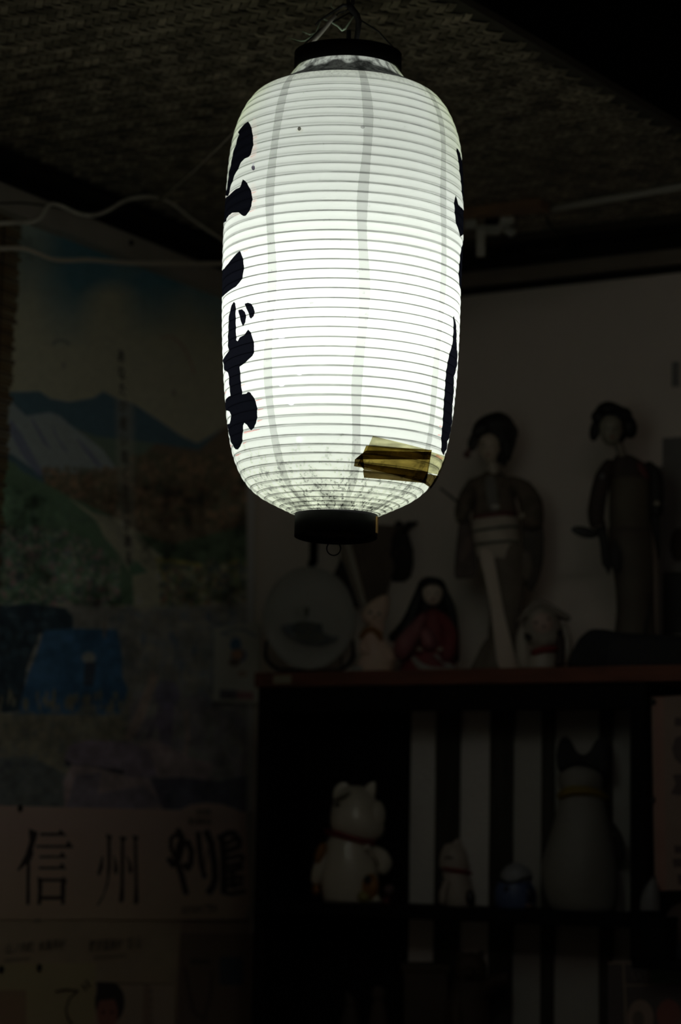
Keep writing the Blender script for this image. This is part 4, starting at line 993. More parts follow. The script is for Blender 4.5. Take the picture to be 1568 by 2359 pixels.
def on_plate(poly, m, nm, k=.0):
    mb = MB(); out = []
    for x, y in poly:
        q = ((x - 712) * f.s, -(y - 1424) * f.s / 1.16, .0128 + k)
        rr_ = hypot(q[0], q[1]) / f.s
        h_ = -.0105 if rr_ < 60 else -.0105 + (rr_ - 60) / 46 * .009
        out.append(tilt @ Vector((q[0], q[1], h_ * -1 + .0014 + k)))
    n = len(out); c0 = sum(out, Vector()) / n
    vs = [tuple(p) for p in out] + [tuple(p + Vector((0, .0006, 0))) for p in out]
    return MB().add(vs, [tuple(range(n)), tuple(range(2 * n - 1, n - 1, -1))] + [(i, i + n, (i + 1) % n + n, (i + 1) % n) for i in range(n)]).build(nm, m, plate, smooth=False)
on_plate([(645, 1447), (662, 1470), (700, 1488), (740, 1492), (775, 1480), (782, 1470), (740, 1462), (700, 1460), (668, 1440)], M_pb, 'painted_shore')
on_plate([(670, 1455), (676, 1440), (700, 1434), (742, 1440), (745, 1460), (770, 1478), (720, 1484), (690, 1478)], M_pa, 'painted_island', .0006)
on_plate([(676, 1400), (714, 1396), (712, 1418), (700, 1440), (696, 1418), (680, 1418)], mat('plate_painting_grey', (.42, .42, .37), .5), 'painted_boat', .0006)
on_plate([(699, 1404), (712, 1402), (710, 1424), (702, 1424)], M_pa, 'painted_mast', .0012)
M_std = mat('dark_stand_wood', (.02, .015, .011), .6)
mb = MB(); f.tube([(614, 1475, 14), (612, 1515, -2), (640, 1543, -14), (672, 1546, -20)], [3.5, 5, 5, 4], 8, mb); f.tube([(812, 1475, 14), (812, 1515, -2), (786, 1543, -14), (756, 1546, -20)], [3.5, 5, 5, 4], 8, mb); f.tube([(640, 1543, -10), (712, 1545, 6), (786, 1543, -10)], 4, 8, mb); f.tube([(712, 1545, 6), (712, 1480, 34), (712, 1546, 44)], 4, 8, mb)
f.B(mb, 'plate_stand', M_std)

# ---- folding fan standing open behind the lantern base
f = Fig('folding_fan', 858, -.045, ZT, 'half-open brown folding fan with one pale guard stick, standing behind the small pink figurine', 'fan')
ap = (862, 1470)
M_leaf = mat('brown_fan_paper', (.17, .13, .10), .8, c2=(.14, .105, .08), scale=20); M_gd = mat('pale_fan_guard', (.42, .37, .30), .55)
mb = MB(); N_ = 15
L0, L1 = 70, 265; a0, a1 = radians(110), radians(74)
vs = []
for i in range(N_ + 1):
    a = a0 + (a1 - a0) * i / N_; dpt = 2.2 if i % 2 else -2.2
    for L in (L0, L1): vs.append(f.P(ap[0] + cos(a) * L, ap[1] - sin(a) * L, dpt))
mb.add(vs, [(2 * i, 2 * i + 2, 2 * i + 3, 2 * i + 1) for i in range(N_)]); mb.add([v_ + Vector((0, .0006, 0)) for v_ in vs], [(2 * i, 2 * i + 1, 2 * i + 3, 2 * i + 2) for i in range(N_)])
f.B(mb, 'fan_leaf', M_leaf, smooth=False)
for i in range(N_ + 1):
    a = a0 + (a1 - a0) * i / N_
    if i == 0: f.B(f.slab([(ap[0] + 4, ap[1] + 4), (ap[0] - 6, ap[1] - 2), (786, 1236), (803, 1232)], -6, -3, soft=0), 'guard_stick', M_gd, smooth=False)
    else: f.B(f.tube([(ap[0], ap[1] + 2, 0), (ap[0] + cos(a) * 74, ap[1] - sin(a) * 74, 0)], 1.4, 6), 'rib_stick', M_gd)
f.B(f.slab([(826, 1549), (898, 1549), (890, 1538), (868, 1470), (858, 1470), (836, 1538)], -5, 8, soft=0), 'fan_stand', M_std, bevel=1)
# ---- dark cone shaped folded parasol ornament behind the plate
f = Fig('paper_parasol', 784, -.034, ZT, 'miniature dark folded paper parasol leaning behind the plate rim', 'ornament')
mb = MB(); ribs = 10
secs = [(785, 1284, 1.5), (786, 1300, 8), (784, 1330, 20), (783, 1362, 32), (784, 1398, 44)]
rings = []
for (x, y, r) in secs:
    p = f.P(x, y)
    rings.append([(p.x + (r if k % 2 == 0 else r * .84) * f.s * cos(pi * k / ribs), p.y + (r if k % 2 == 0 else r * .84) * .45 * f.s * sin(pi * k / ribs), p.z) for k in range(2 * ribs)])
vs = [q for r in rings for q in r]; n2_ = 2 * ribs
mb.add(vs, [(s * n2_ + k, (s + 1) * n2_ + k, (s + 1) * n2_ + (k + 1) % n2_, s * n2_ + (k + 1) % n2_) for s in range(len(secs) - 1) for k in range(n2_)])
f.B(mb, 'canopy', mat('dark_oiled_paper', (.030, .018, .016), .6, c2=(.018, .012, .014), scale=14), smooth=False)
f.B(f.tube([(785, 1277), (785, 1400), (786, 1549)], [1.4, 2.2, 2.2], 8), 'handle', M_std)
f.B(f.ell(786, 1548, 16, 3, 9), 'foot', M_std)
# ---- black hook hanging on the wall above the plate
hk = on(722, 1262, 1, -.012)
hkE = empty('wall_hook', hk, 0, 'black wall hook with a short strap above the plate', 'hook'); sH = proj(hk)[2] / F
MB().box(-8 * sH, 8 * sH, -.004, .006, -36 * sH, 60 * sH).build('strap', M_black, hkE, smooth=False, bevel=.001)
MB().tube([(-7 * sH, -.004, -34 * sH), (0, -.012, -46 * sH), (11 * sH, -.014, -44 * sH), (14 * sH, -.012, -34 * sH)], 5 * sH, 8).build('hook_end', M_black, hkE)
MB().ell((20 * sH, 0, -60 * sH), (8 * sH, .005, 8 * sH)).build('rubber_stop', mat('grey_rubber', (.10, .10, .09), .7), hkE)
# ---- dark mask plaque on the wall between plate and dolls
wp = on(930, 1270, 1, -.004); s_ = proj(wp)[2] / F * 1.13
mk = empty('wall_mask', wp, 0, 'dark carved mask hanging on the wall between the fan and the long-haired doll', 'mask')
M_mk = mat('dark_carved_mask', (.030, .024, .020), .7, c2=(.018, .016, .016), scale=20, bump=.4, bscale=60)
MB().loft([(-6 * s_, -.004, -62 * s_, 12 * s_, .003), (-6 * s_, -.007, -54 * s_, 26 * s_, .007), (-4 * s_, -.012, -30 * s_, 33 * s_, .011), (-2 * s_, -.014, 0, 31 * s_, .013), (-4 * s_, -.013, 30 * s_, 22 * s_, .012), (-8 * s_, -.009, 50 * s_, 13 * s_, .008), (-9 * s_, -.006, 62 * s_, 5 * s_, .004)]).build('mask_shell', M_mk, mk)
MB().tube([(0, -.012, 30 * s_), (18 * s_, -.014, 52 * s_), (36 * s_, -.010, 56 * s_)], [7 * s_, 8 * s_, 3 * s_], 8).tube([(-10 * s_, -.012, 34 * s_), (-26 * s_, -.014, 48 * s_), (-40 * s_, -.010, 46 * s_)], [6 * s_, 6 * s_, 3 * s_], 8).build('mask_horn', M_mk, mk)
MB().ell((-12 * s_, -.024, 4 * s_), (5 * s_, .003, 4 * s_)).ell((10 * s_, -.024, 4 * s_), (5 * s_, .003, 4 * s_)).tube([(0, -.024, 0), (-1 * s_, -.032, -14 * s_)], [3 * s_, 5 * s_], 8).build('mask_face', mat('mask_face_wood', (.06, .045, .035), .6), mk)

# ---- small pink hooded figurine
f = Fig('pink_figurine', 862, -.258, ZT, 'small pale pink hooded figurine with an orange sash on the shelf', 'figurine')
Mp = mat('pink_glaze', (.80, .58, .48), .5, c2=(.74, .55, .42), scale=20); Mo = mat('orange_sash', (.32, .15, .05), .6)
f.B(f.loft([(862, 1551, 42, 26), (862, 1543, 44, 27), (866, 1526, 42, 26), (864, 1510, 34, 22), (860, 1492, 30, 20), (858, 1478, 27, 18), (860, 1462, 22, 16), (866, 1450, 19, 14), (868, 1438, 20, 15)]), 'body', Mp)
f.B(f.loft([(866, 1442, 14, 12), (862, 1432, 25, 20), (862, 1418, 31, 24), (868, 1400, 29, 22), (874, 1388, 24, 18), (882, 1378, 16, 13), (888, 1370, 6, 5)]), 'head', Mp)
f.B(f.ell(852, 1412, 5, 4, 3, -24, mb=f.ell(873, 1416, 4, 4, 3, -23)), 'eyes', mat('figurine_eye', (.22, .17, .13), .5))
f.B(f.ell(862, 1424, 4, 3, 3, -24), 'nose', Mo)
mb = MB(); f.tube([(830, 1470, -14), (842, 1454, -17), (858, 1451, -19), (872, 1462, -18), (878, 1474, -15)], [5, 7, 7, 8, 5], 10, mb); f.B(mb, 'sash', Mo)
f.B(f.tube([(880, 1480, -8), (894, 1502, -6), (900, 1522, -4)], [9, 12, 12], 12), 'sleeve', Mp); f.B(f.tube([(840, 1478, -14), (832, 1494, -20), (846, 1502, -24)], [8, 9, 7], 12), 'sleeve', Mp)
f.B(f.loft([(824, 1551, 20, 14, -14), (822, 1546, 20, 14, -14), (826, 1536, 12, 9, -12)]), 'shoe', mat('grey_glaze', (.4, .4, .37), .6))

# ---- seated long-haired doll in red kimono
Mr1 = mat('red_silk', (.25, .045, .048), .6, c2=(.20, .038, .042), scale=30); Mr2 = mat('rose_silk', (.34, .14, .15), .6, c2=(.27, .10, .11), scale=40); Mwh = mat('white_silk_hem', (.42, .40, .37), .6)
f = Fig('seated_doll', 985, -.17, ZT, 'seated doll in red kimono with very long straight black hair', 'doll')
f.B(f.loft([(985, 1551, 62, 40), (985, 1542, 66, 44), (988, 1522, 62, 40), (992, 1495, 50, 34), (996, 1465, 40, 28), (998, 1440, 34, 24), (998, 1415, 26, 20), (998, 1400, 12, 10)]), 'kimono', Mr1)
f.B(f.tube([(975, 1420, -18), (950, 1462, -34), (930, 1492, -40), (922, 1512, -40)], [10, 20, 26, 18], 14), 'sleeve', Mr2)
f.B(f.tube([(1020, 1420, -14), (1036, 1460, -30), (1030, 1505, -40), (1022, 1522, -40)], [10, 16, 20, 14], 14), 'sleeve', Mr1)
f.B(f.tube([(978, 1462, -40), (985, 1478, -46), (990, 1492, -46)], [16, 18, 14], 12), 'obi', Mr2)
f.B(f.tube([(950, 1518, -38), (966, 1536, -44), (996, 1546, -46), (1040, 1543, -42)], [6, 8, 7, 4], 10, flat=.6), 'hem', Mwh); f.B(f.tube([(1000, 1512, -42), (1030, 1535, -44), (1046, 1542, -40)], [4, 6, 4], 10), 'hem', Mwh)
hand(f, 962, 1500, -54, 6, skin2); hand(f, 1014, 1500, -52, 6, skin2, dirx=-1)
face(f, 996, 1369, 24, 26, -10, skin, eyes=True)
mb = MB()
f.loft([(985, 1546, 60, 12, 26), (988, 1500, 66, 16, 26), (985, 1470, 64, 20, 22), (988, 1440, 56, 22, 20), (994, 1405, 48, 26, 14), (996, 1380, 42, 28, 10), (996, 1358, 37, 28, 8), (994, 1342, 30, 24, 6), (993, 1332, 20, 17, 4), (992, 1327, 8, 7, 4)], mb=mb)
f.tube([(968, 1360, -8), (958, 1392, -10), (945, 1430, -8), (926, 1456, -6), (902, 1470, 0)], [10, 14, 18, 18, 10], 12, mb); f.tube([(1022, 1360, -8), (1038, 1400, -6), (1046, 1460, -2), (1048, 1520, 2)], [8, 11, 12, 10], 12, mb)
f.tube([(970, 1352, -26), (982, 1342, -32), (996, 1340, -34), (1010, 1342, -32), (1022, 1352, -26)], [6, 8, 8, 8, 6], 8, mb)
f.B(mb, 'hair', hairm)

# ---- standing doll in brown kimono with pale obi
Mk1 = mat('brown_brocade', (.10, .082, .055), .7, c2=(.15, .115, .085), scale=45, kind='voronoi'); Mk2 = mat('brown_silk', (.20, .165, .13), .65, c2=(.16, .13, .10), scale=30)
Mob = mat('pale_obi_brocade', (.60, .53, .44), .6, c2=(.52, .46, .38), scale=50); Mli = mat('obi_dark_cord', (.12, .13, .10), .6); Mpn = mat('pale_pink_panel', (.74, .64, .54), .6, c2=(.70, .58, .49), scale=8); Mrd = mat('red_obi_edge', (.16, .05, .045), .6)
f = Fig('standing_doll', 1150, -.16, ZT, 'tall geisha doll in brown kimono with striped pale obi, nearest the lantern', 'doll', 'standing geisha dolls')
f.B(f.loft([(1148, 1549, 46, 30, 4), (1150, 1530, 40, 26, 4), (1158, 1470, 34, 24, 4), (1166, 1400, 38, 26, 2), (1168, 1330, 46, 30), (1162, 1270, 54, 34), (1155, 1250, 52, 32)]), 'kimono_skirt', Mk2)
f.B(f.slab([(1100, 1268), (1134, 1268), (1146, 1340), (1162, 1430), (1180, 1500), (1192, 1548), (1144, 1548), (1136, 1470), (1124, 1370)], -42, -33), 'front_panel', Mpn, bevel=2)
f.B(f.loft([(1100, 1551, 26, 18, 10), (1108, 1530, 20, 14, 12), (1120, 1490, 12, 10, 14), (1130, 1470, 8, 8, 16)]), 'trailing_hem', Mk2)
f.B(f.loft([(1150, 1288, 52, 34), (1146, 1262, 56, 37), (1142, 1225, 57, 37), (1142, 1192, 55, 35), (1140, 1188, 50, 32)]), 'obi', Mob)
for (y0, y1, w_) in ((1254, 1248, 58), (1222, 1214, 58)): f.B(f.tube([(1090, y0 + 2, -14), (1110, y0, -32), (1142, (y0 + y1) / 2, -38), (1176, y1, -31), (1196, y1 - 1, -12)], 3.4, 8), 'obi_cord', Mli)
f.B(f.tube([(1092, 1191, -10), (1112, 1190, -28), (1142, 1186, -34), (1172, 1183, -27), (1192, 1181, -8)], 5.0, 8), 'obi_edge', Mrd)
f.B(f.loft([(1142, 1192, 50, 30), (1142, 1170, 52, 30), (1140, 1140, 50, 28), (1138, 1115, 54, 28), (1137, 1100, 48, 24), (1138, 1088, 26, 18), (1139, 1078, 14, 12)]), 'kimono_bodice', Mk1)
f.B(f.slab([(1118, 1098), (1140, 1092), (1146, 1130), (1150, 1180), (1128, 1180), (1122, 1140)], -32, -27), 'collar', mat('grey_inner_collar', (.20, .19, .17), .7), bevel=1.5)
f.B(f.ell(1142, 1168, 10, 5, 4, -33), 'obi_brooch', mat('silver_clip', (.65, .62, .55), .4))
f.B(f.tube([(1178, 1106, 0), (1208, 1125, -6), (1226, 1160, -14), (1228, 1205, -20)], [16, 24, 28, 26], 16), 'sleeve', Mk1)
f.B(f.slab([(1206, 1190), (1232, 1150), (1248, 1180), (1256, 1230), (1254, 1290), (1244, 1330), (1226, 1368), (1210, 1340), (1204, 1270)], -16, 6), 'hanging_sleeve', mat('dark_sleeve', (.060, .052, .042), .7, c2=(.085, .07, .055), scale=40), bevel=4)
f.B(f.slab([(1204, 1270), (1222, 1272), (1228, 1310), (1214, 1345), (1204, 1320)], -21, -17), 'sleeve_lining', Mk2, bevel=1)
f.B(f.tube([(1094, 1108, 0), (1080, 1140, -12), (1068, 1172, -22), (1064, 1196, -26)], [14, 20, 20, 16], 16), 'sleeve', Mk1)
f.B(f.slab([(1062, 1180), (1084, 1190), (1092, 1240), (1100, 1300), (1098, 1330), (1070, 1332), (1046, 1334), (1050, 1270)], -22, -4), 'hanging_sleeve', mat('brown_sleeve', (.09, .07, .055), .7, c2=(.12, .09, .08), scale=40), bevel=4)
f.B(f.slab([(1070, 1240), (1086, 1236), (1088, 1262), (1066, 1296), (1058, 1300)], -26, -23), 'sleeve_lining', mat('dull_rose_lining', (.17, .12, .10), .7), bevel=1)
hand(f, 1060, 1194, -34, 7, skin2, dirx=-1); hand(f, 1206, 1190, -34, 7, skin2, dirx=-1)
f.B(f.tube([(1014, 1126, -38), (1040, 1146, -38), (1066, 1172, -36), (1074, 1200, -34)], [2.2, 3, 3.4, 3], 8), 'wand', mat('thin_dark_stick', (.05, .045, .035), .6))
f.B(f.loft([(1140, 1094, 16, 13, -6), (1139, 1080, 13, 11, -6), (1137, 1062, 12, 10, -6), (1134, 1050, 13, 11, -6)]), 'neck', skin2)
face(f, 1130, 1027, 24, 35, -12, mat('doll_warm_skin', (.60, .51, .40), .5), 4)
mb = MB()
f.loft([(1160, 1058, 10, 10, 12), (1160, 1040, 24, 20, 12), (1156, 1015, 38, 30, 10), (1148, 992, 48, 34, 6), (1144, 975, 50, 36, 2), (1146, 958, 40, 30, 2), (1150, 946, 24, 20, 4), (1152, 940, 8, 8, 4)], mb=mb)
f.ell(1094, 1012, 13, 24, 16, -8, .25, mb); f.ell(1170, 1028, 14, 30, 18, -4, -.15, mb); f.ell(1112, 985, 26, 16, 18, -20, -.5, mb); f.ell(1180, 988, 20, 24, 20, 8, 0, mb); f.ell(1166, 1052, 8, 16, 10, 6, 0, mb)
hr = f.B(mb, 'hair', mat('doll_dark_hair', (.028, .027, .023), .6, bump=.3, bscale=200))
f.B(f.ell(1078, 1044, 9, 9, 5, -20, mb=f.ell(1082, 1034, 5, 5, 4, -20)), 'hair_flower', mat('dull_red_flower', (.16, .08, .07), .7), hr)
f.B(f.tube([(1085, 1035, -18), (1105, 1010, -24)], 1.5, 6), 'hairpin', Mk2, hr)

# ---- standing doll in dark kimono holding a fan
Md1 = mat('dark_red_brown_silk', (.060, .040, .030), .7, c2=(.045, .034, .026), scale=40); Md2 = mat('olive_brown_silk', (.095, .078, .055), .65, c2=(.080, .062, .045), scale=20); Md3 = mat('near_black_silk', (.022, .020, .018), .7)
f = Fig('standing_doll', 1455, -.14, ZT, 'tall geisha doll in dark olive kimono holding a black round fan, at the right', 'doll', 'standing geisha dolls')
f.B(f.loft([(1462, 1549, 56, 34), (1464, 1460, 48, 30), (1466, 1400, 44, 28), (1464, 1330, 46, 30), (1458, 1260, 50, 32), (1456, 1215, 50, 32)]), 'kimono_skirt', Md2)
f.B(f.slab([(1490, 1360), (1494, 1400), (1480, 1450), (1474, 1480), (1484, 1480), (1492, 1440), (1498, 1400)], -33, -24), 'kimono_fold', Md3, bevel=1)
f.B(f.loft([(1456, 1240, 46, 31), (1456, 1200, 48, 32), (1457, 1150, 49, 32), (1458, 1110, 48, 31), (1458, 1095, 46, 28)]), 'obi', mat('olive_obi', (.11, .088, .060), .65, c2=(.095, .078, .05), scale=24))
f.B(f.loft([(1458, 1112, 46, 28), (1458, 1088, 50, 28), (1456, 1068, 46, 24), (1450, 1052, 30, 19), (1444, 1042, 16, 13)]), 'kimono_bodice', Md1)
f.B(f.slab([(1470, 1062), (1486, 1068), (1496, 1090), (1502, 1108), (1484, 1096), (1474, 1080)], -30, -24), 'collar', mat('deep_red_collar', (.13, .03, .025), .6), bevel=1)
f.B(f.tube([(1412, 1064, 0), (1396, 1095, -8), (1384, 1135, -14), (1376, 1180, -20), (1376, 1210, -26)], [15, 20, 20, 20, 16], 16), 'sleeve', Md3 if False else Md1)
f.B(f.slab([(1362, 1170), (1392, 1180), (1402, 1230), (1410, 1300), (1404, 1328), (1396, 1308), (1388, 1300), (1384, 1240), (1372, 1220)], -22, -8), 'hanging_sleeve', Md3, bevel=3)
f.B(f.slab([(1416, 1240), (1430, 1270), (1432, 1310), (1420, 1325), (1404, 1300), (1408, 1262)], -36, -28), 'hanging_cord', Md3, bevel=1)
f.B(f.ell(1391, 1098, 7, 9, 4, -26), 'sleeve_crest', mat('pale_crest', (.16, .17, .18), .6))
f.B(f.tube([(1500, 1068, 2), (1514, 1090, -4), (1518, 1130, -8), (1516, 1180, -8)], [14, 18, 18, 16], 16), 'sleeve', Md3)
f.B(f.slab([(1504, 1160), (1524, 1170), (1526, 1230), (1522, 1300), (1512, 1240), (1504, 1200)], -14, 2), 'hanging_sleeve', Md3, bevel=3)
hand(f, 1380, 1212, -36, 7, skin2, dirx=-1); hand(f, 1514, 1160, -26, 6, skin2, dirx=1)
fp = f.P(1346, 1228, -36)
f.B(MB().ell(fp, (31 * f.s, 2.2 * f.s, 12.5 * f.s), M=Matrix.Rotation(radians(13), 3, 'Y')), 'round_fan', mat('black_fan_lacquer', (.006, .008, .007), .5))
f.B(f.tube([(1372, 1220, -36), (1392, 1214, -36)], 2, 8), 'fan_handle', M_std)
f.B(f.loft([(1444, 1060, 14, 12, -6), (1441, 1044, 12, 10, -6), (1436, 1028, 12, 10, -6), (1430, 1014, 12, 11, -6)]), 'neck', mat('doll_neck_dim', (.22, .19, .15), .5))
face(f, 1413, 985, 27, 36, -14, mat('doll_grey_skin', (.30, .28, .22), .5), -1)
mb = MB()
f.loft([(1430, 1010, 14, 12, 12), (1428, 990, 32, 26, 12), (1424, 970, 42, 30, 8), (1420, 950, 44, 32, 2), (1416, 934, 36, 28, 0), (1412, 922, 22, 18, 0), (1410, 916, 8, 8, 0)], mb=mb)
f.ell(1378, 984, 13, 27, 16, -8, .2, mb); f.ell(1458, 976, 19, 28, 20, -4, -.2, mb); f.ell(1386, 955, 18, 18, 16, -14, 0, mb); f.ell(1446, 950, 20, 20, 18, -6, 0, mb); f.ell(1410, 938, 26, 14, 18, -20, 0, mb)
f.B(mb, 'hair', hairm)

# ---- hooded white cat ornament with red band
Mcw = mat('off_white_glaze', (.44, .39, .33), .5, c2=(.40, .36, .31), scale=12, coat=.1); Mbk = mat('black_glaze', (.012, .011, .010), .4); Mrb = mat('red_ribbon', (.20, .025, .022), .55)
f = Fig('lucky_cat', 1250, -.245, ZT, 'white cat ornament with peaked hood and red collar on the shelf top', 'figurine', 'white cat figurines')
f.B(f.loft([(1248, 1557, 30, 24), (1248, 1545, 34, 26), (1250, 1525, 34, 26), (1252, 1505, 30, 24), (1252, 1490, 28, 22)]), 'body', Mcw)
f.B(f.loft([(1212, 1550, 14, 12, 8), (1208, 1520, 18, 16, 8), (1204, 1480, 16, 16, 8), (1206, 1450, 12, 12, 8), (1210, 1436, 7, 7, 8)]), 'cape', Mcw)
f.B(f.tube([(1300, 1440, 8), (1306, 1470, 6), (1306, 1500, 4), (1298, 1530, 4)], [8, 12, 13, 8], 12), 'cape', Mcw)
hd = f.B(f.loft([(1250, 1492, 22, 18), (1250, 1480, 36, 26), (1250, 1462, 44, 30), (1250, 1440, 44, 30), (1248, 1420, 40, 28), (1245, 1402, 28, 22), (1240, 1390, 14, 12), (1238, 1384, 5, 5)]), 'head', mat('grey_white_glaze', (.33, .295, .25), .5))
f.B(f.slab([(1236, 1378), (1262, 1390), (1296, 1408), (1316, 1424), (1310, 1432), (1280, 1420), (1244, 1396), (1216, 1416), (1192, 1440), (1190, 1430), (1214, 1398)], -28, 22), 'hood', mat('taupe_hood', (.24, .21, .18), .7), bevel=3)
f.B(f.ell(1248, 1438, 25, 25, 8, -27), 'face_patch', mat('pink_face', (.46, .34, .29), .5), hd)
f.B(f.ell(1232, 1437, 4, 4, 3, -35, mb=f.ell(1262, 1428, 4, 4, 3, -34, mb=f.ell(1250, 1446, 3.5, 3.5, 3, -36))), 'eyes', mat('grey_eye', (.15, .14, .12), .5), hd)
f.B(f.ell(1214, 1468, 10, 7, 6, -28, .7), 'paw', Mbk); f.B(f.ell(1288, 1459, 7, 8, 6, -28), 'paw', Mbk)
f.B(f.tube([(1226, 1505, -24), (1240, 1500, -29), (1262, 1497, -29), (1278, 1496, -24)], [7, 8, 8, 7], 12), 'collar', Mrb)
f.B(f.tube([(1290, 1470, -22), (1288, 1510, -22), (1284, 1550, -22)], [8, 10, 11], 12), 'staff', mat('dark_brown_staff', (.04, .022, .015), .6))

# ---- black case at the right end of the shelf
bc = Fig('black_case', 1450, -.245, ZT, 'black cloth-covered case lying at the right end of the shelf', 'case')
Mcase = mat('black_cloth', (.017, .017, .020), .85, bump=.3, bscale=120)
bc.B(bc.slab([(1308, bc.by), (1318, 1505), (1336, 1470), (1358, 1450), (1400, 1452), (1424, 1460), (1560, 1466), (1640, 1468), (1640, bc.by)], -26, 46, soft=1), 'case_body', Mcase, bevel=4)
bc.B(bc.slab([(1395, 1545), (1404, 1474), (1630, 1480), (1630, 1545)], -29, -27, soft=0), 'case_front', mat('dark_grey_cloth', (.024, .024, .028), .8), bevel=1)

# ---- framed panel on the wall at the far right
Mfr = mat('pale_frame_strip', (.30, .28, .255), .6); Mdk = mat('dark_print', (.075, .072, .075), .6, c2=(.060, .058, .055), scale=14)
a = on(1516, 1140, 1, -.004); sW = proj(a)[2] / F
wf = empty('wall_calendar', (a.x, -.003, ZT + .02), 0, 'dark wall calendar with a pale left border, partly outside the right edge', 'calendar')
zc = lambda y: (on(1530, y, 1, -.003).z - ZT - .02)
MB().box(.009, .30, -.004, 0, zc(1308), zc(1010)).build('upper_sheet', mat('dim_upper_sheet', (.24, .22, .215), .7, c2=(.20, .19, .18), scale=9), wf, smooth=False)
MB().box(0.0, .0085, -.007, 0, zc(1462), zc(1075)).build('left_border', Mfr, wf, smooth=False, bevel=.001)
MB().box(.009, .30, -.006, 0, zc(1320), zc(1309)).build('binding_bar', mat('binding_grey', (.22, .205, .19), .6), wf, smooth=False, bevel=.001)
MB().box(.009, .30, -.004, 0, zc(1462), zc(1321)).build('lower_sheet', mat('dark_lower_sheet', (.035, .035, .032), .7), wf, smooth=False)
MB().ell((.040, -.006, zc(1258)), (.016, .003, .030)).build('printed_vase', mat('brown_print', (.05, .035, .02), .7), wf)
MB().ell((.006, -.008, zc(1163)), (.012, .004, .008)).build('paper_clip', mat('pale_clip', (.28, .27, .27), .5), wf)
hg = on(1556, 852, 1, -.003)
tag(MB().box(hg.x - .006, hg.x + .006, -.008, -.0006, hg.z - .03, hg.z + .014).build('wall_hanger', mat('grey_hanger', (.26, .26, .25), .5), smooth=False, bevel=.001), 'small pale hanger on the wall above the calendar', 'hanger')

# ================================================================== INSIDE THE CABINET
ZC = Zs1
Mw1 = mat('cream_ceramic', (.66, .60, .50), .35, c2=(.60, .55, .46), scale=10, coat=.3); Mor = mat('orange_glaze_patch', (.32, .14, .03), .5); Mye = mat('mustard_glaze', (.26, .22, .06), .5)
f = Fig('lucky_cat', 808, -.236, ZC, 'large white beckoning cat with red collar in the left half of the cabinet', 'figurine', 'white cat figurines')
f.B(f.loft([(812, 2103, 60, 44), (812, 2094, 64, 46), (808, 2070, 66, 48), (805, 2035, 68, 50), (802, 2000, 68, 48), (800, 1970, 62, 44), (803, 1945, 54, 38), (808, 1925, 48, 34)]), 'body', Mw1)
mb = MB(); f.loft([(826, 1940, 34, 28, -4), (826, 1928, 52, 38, -6), (824, 1908, 62, 44, -8), (820, 1885, 60, 44, -8), (818, 1860, 54, 40, -6), (818, 1838, 46, 34, -4), (818, 1822, 34, 26, -2), (818, 1812, 16, 14, 0)], mb=mb)
f.ell(868, 1880, 20, 34, 22, -22, 0, mb)
hd = f.B(mb, 'head', Mw1)
f.B(f.slab([(832, 1850), (836, 1822), (848, 1806), (866, 1800), (866, 1826), (860, 1852)], -18, -4), 'ear', Mw1, hd, bevel=3); f.B(f.slab([(766, 1850), (768, 1820), (782, 1804), (800, 1804), (812, 1826)], -8, 6), 'ear', Mw1, hd, bevel=3)
f.B(f.tube([(772, 1846, -38), (790, 1838, -42), (806, 1828, -40)], [3, 5, 3], 8), 'eyebrow', mat('olive_brow', (.12, .10, .06), .6), hd)
f.B(f.ell(777, 1856, 7, 5, 4, -38), 'eye', mat('dim_eye', (.08, .08, .06), .5), hd)
f.B(f.tube([(752, 1917, -6), (775, 1922, -34), (806, 1930, -46), (836, 1938, -44), (862, 1944, -26)], [7, 7, 6.5, 6, 5], 10), 'collar', Mrb)
f.B(f.ell(845, 1952, 7, 7, 6, -46), 'bell', mat('bright_bell', (.75, .70, .62), .3))
f.B(f.tube([(862, 1960, -10), (878, 1972, -20), (886, 1990, -22), (880, 2006, -22)], [12, 16, 17, 13], 14), 'paw', Mw1); f.B(f.tube([(760, 1960, -6), (744, 1985, -12), (734, 2010, -14), (728, 2030, -12)], [16, 18, 17, 13], 14), 'paw', Mw1)
f.B(f.ell(738, 1966, 12, 26, 20, -24, .35), 'glaze_patch', Mor); f.B(f.ell(728, 2050, 10, 14, 14, -8), 'glaze_patch', Mor)
f.B(f.ell(852, 2042, 20, 30, 10, -44), 'glaze_patch', Mor); f.B(f.ell(846, 2026, 9, 11, 5, -52), 'glaze_spot', Mbk); f.B(f.ell(838, 2068, 16, 14, 8, -46), 'glaze_patch', Mye)
f.B(f.tube([(852, 2086, -34), (864, 2082, -40), (872, 2072, -40)], [8, 10, 8], 12), 'foot', Mw1)
f = Fig('tassel_ornament', 895, -.245, ZC, 'small dark red tassel ornament right of the large white cat', 'ornament')
f.B(f.loft([(888, 2103, 12, 9), (888, 2080, 11, 8), (892, 2066, 8, 6)]), 'tassel', mat('dark_red_tassel', (.10, .015, .015), .7)); f.B(f.ell(896, 2050, 12, 13, 9), 'knot', mat('dusty_pink_knot', (.14, .09, .09), .7))

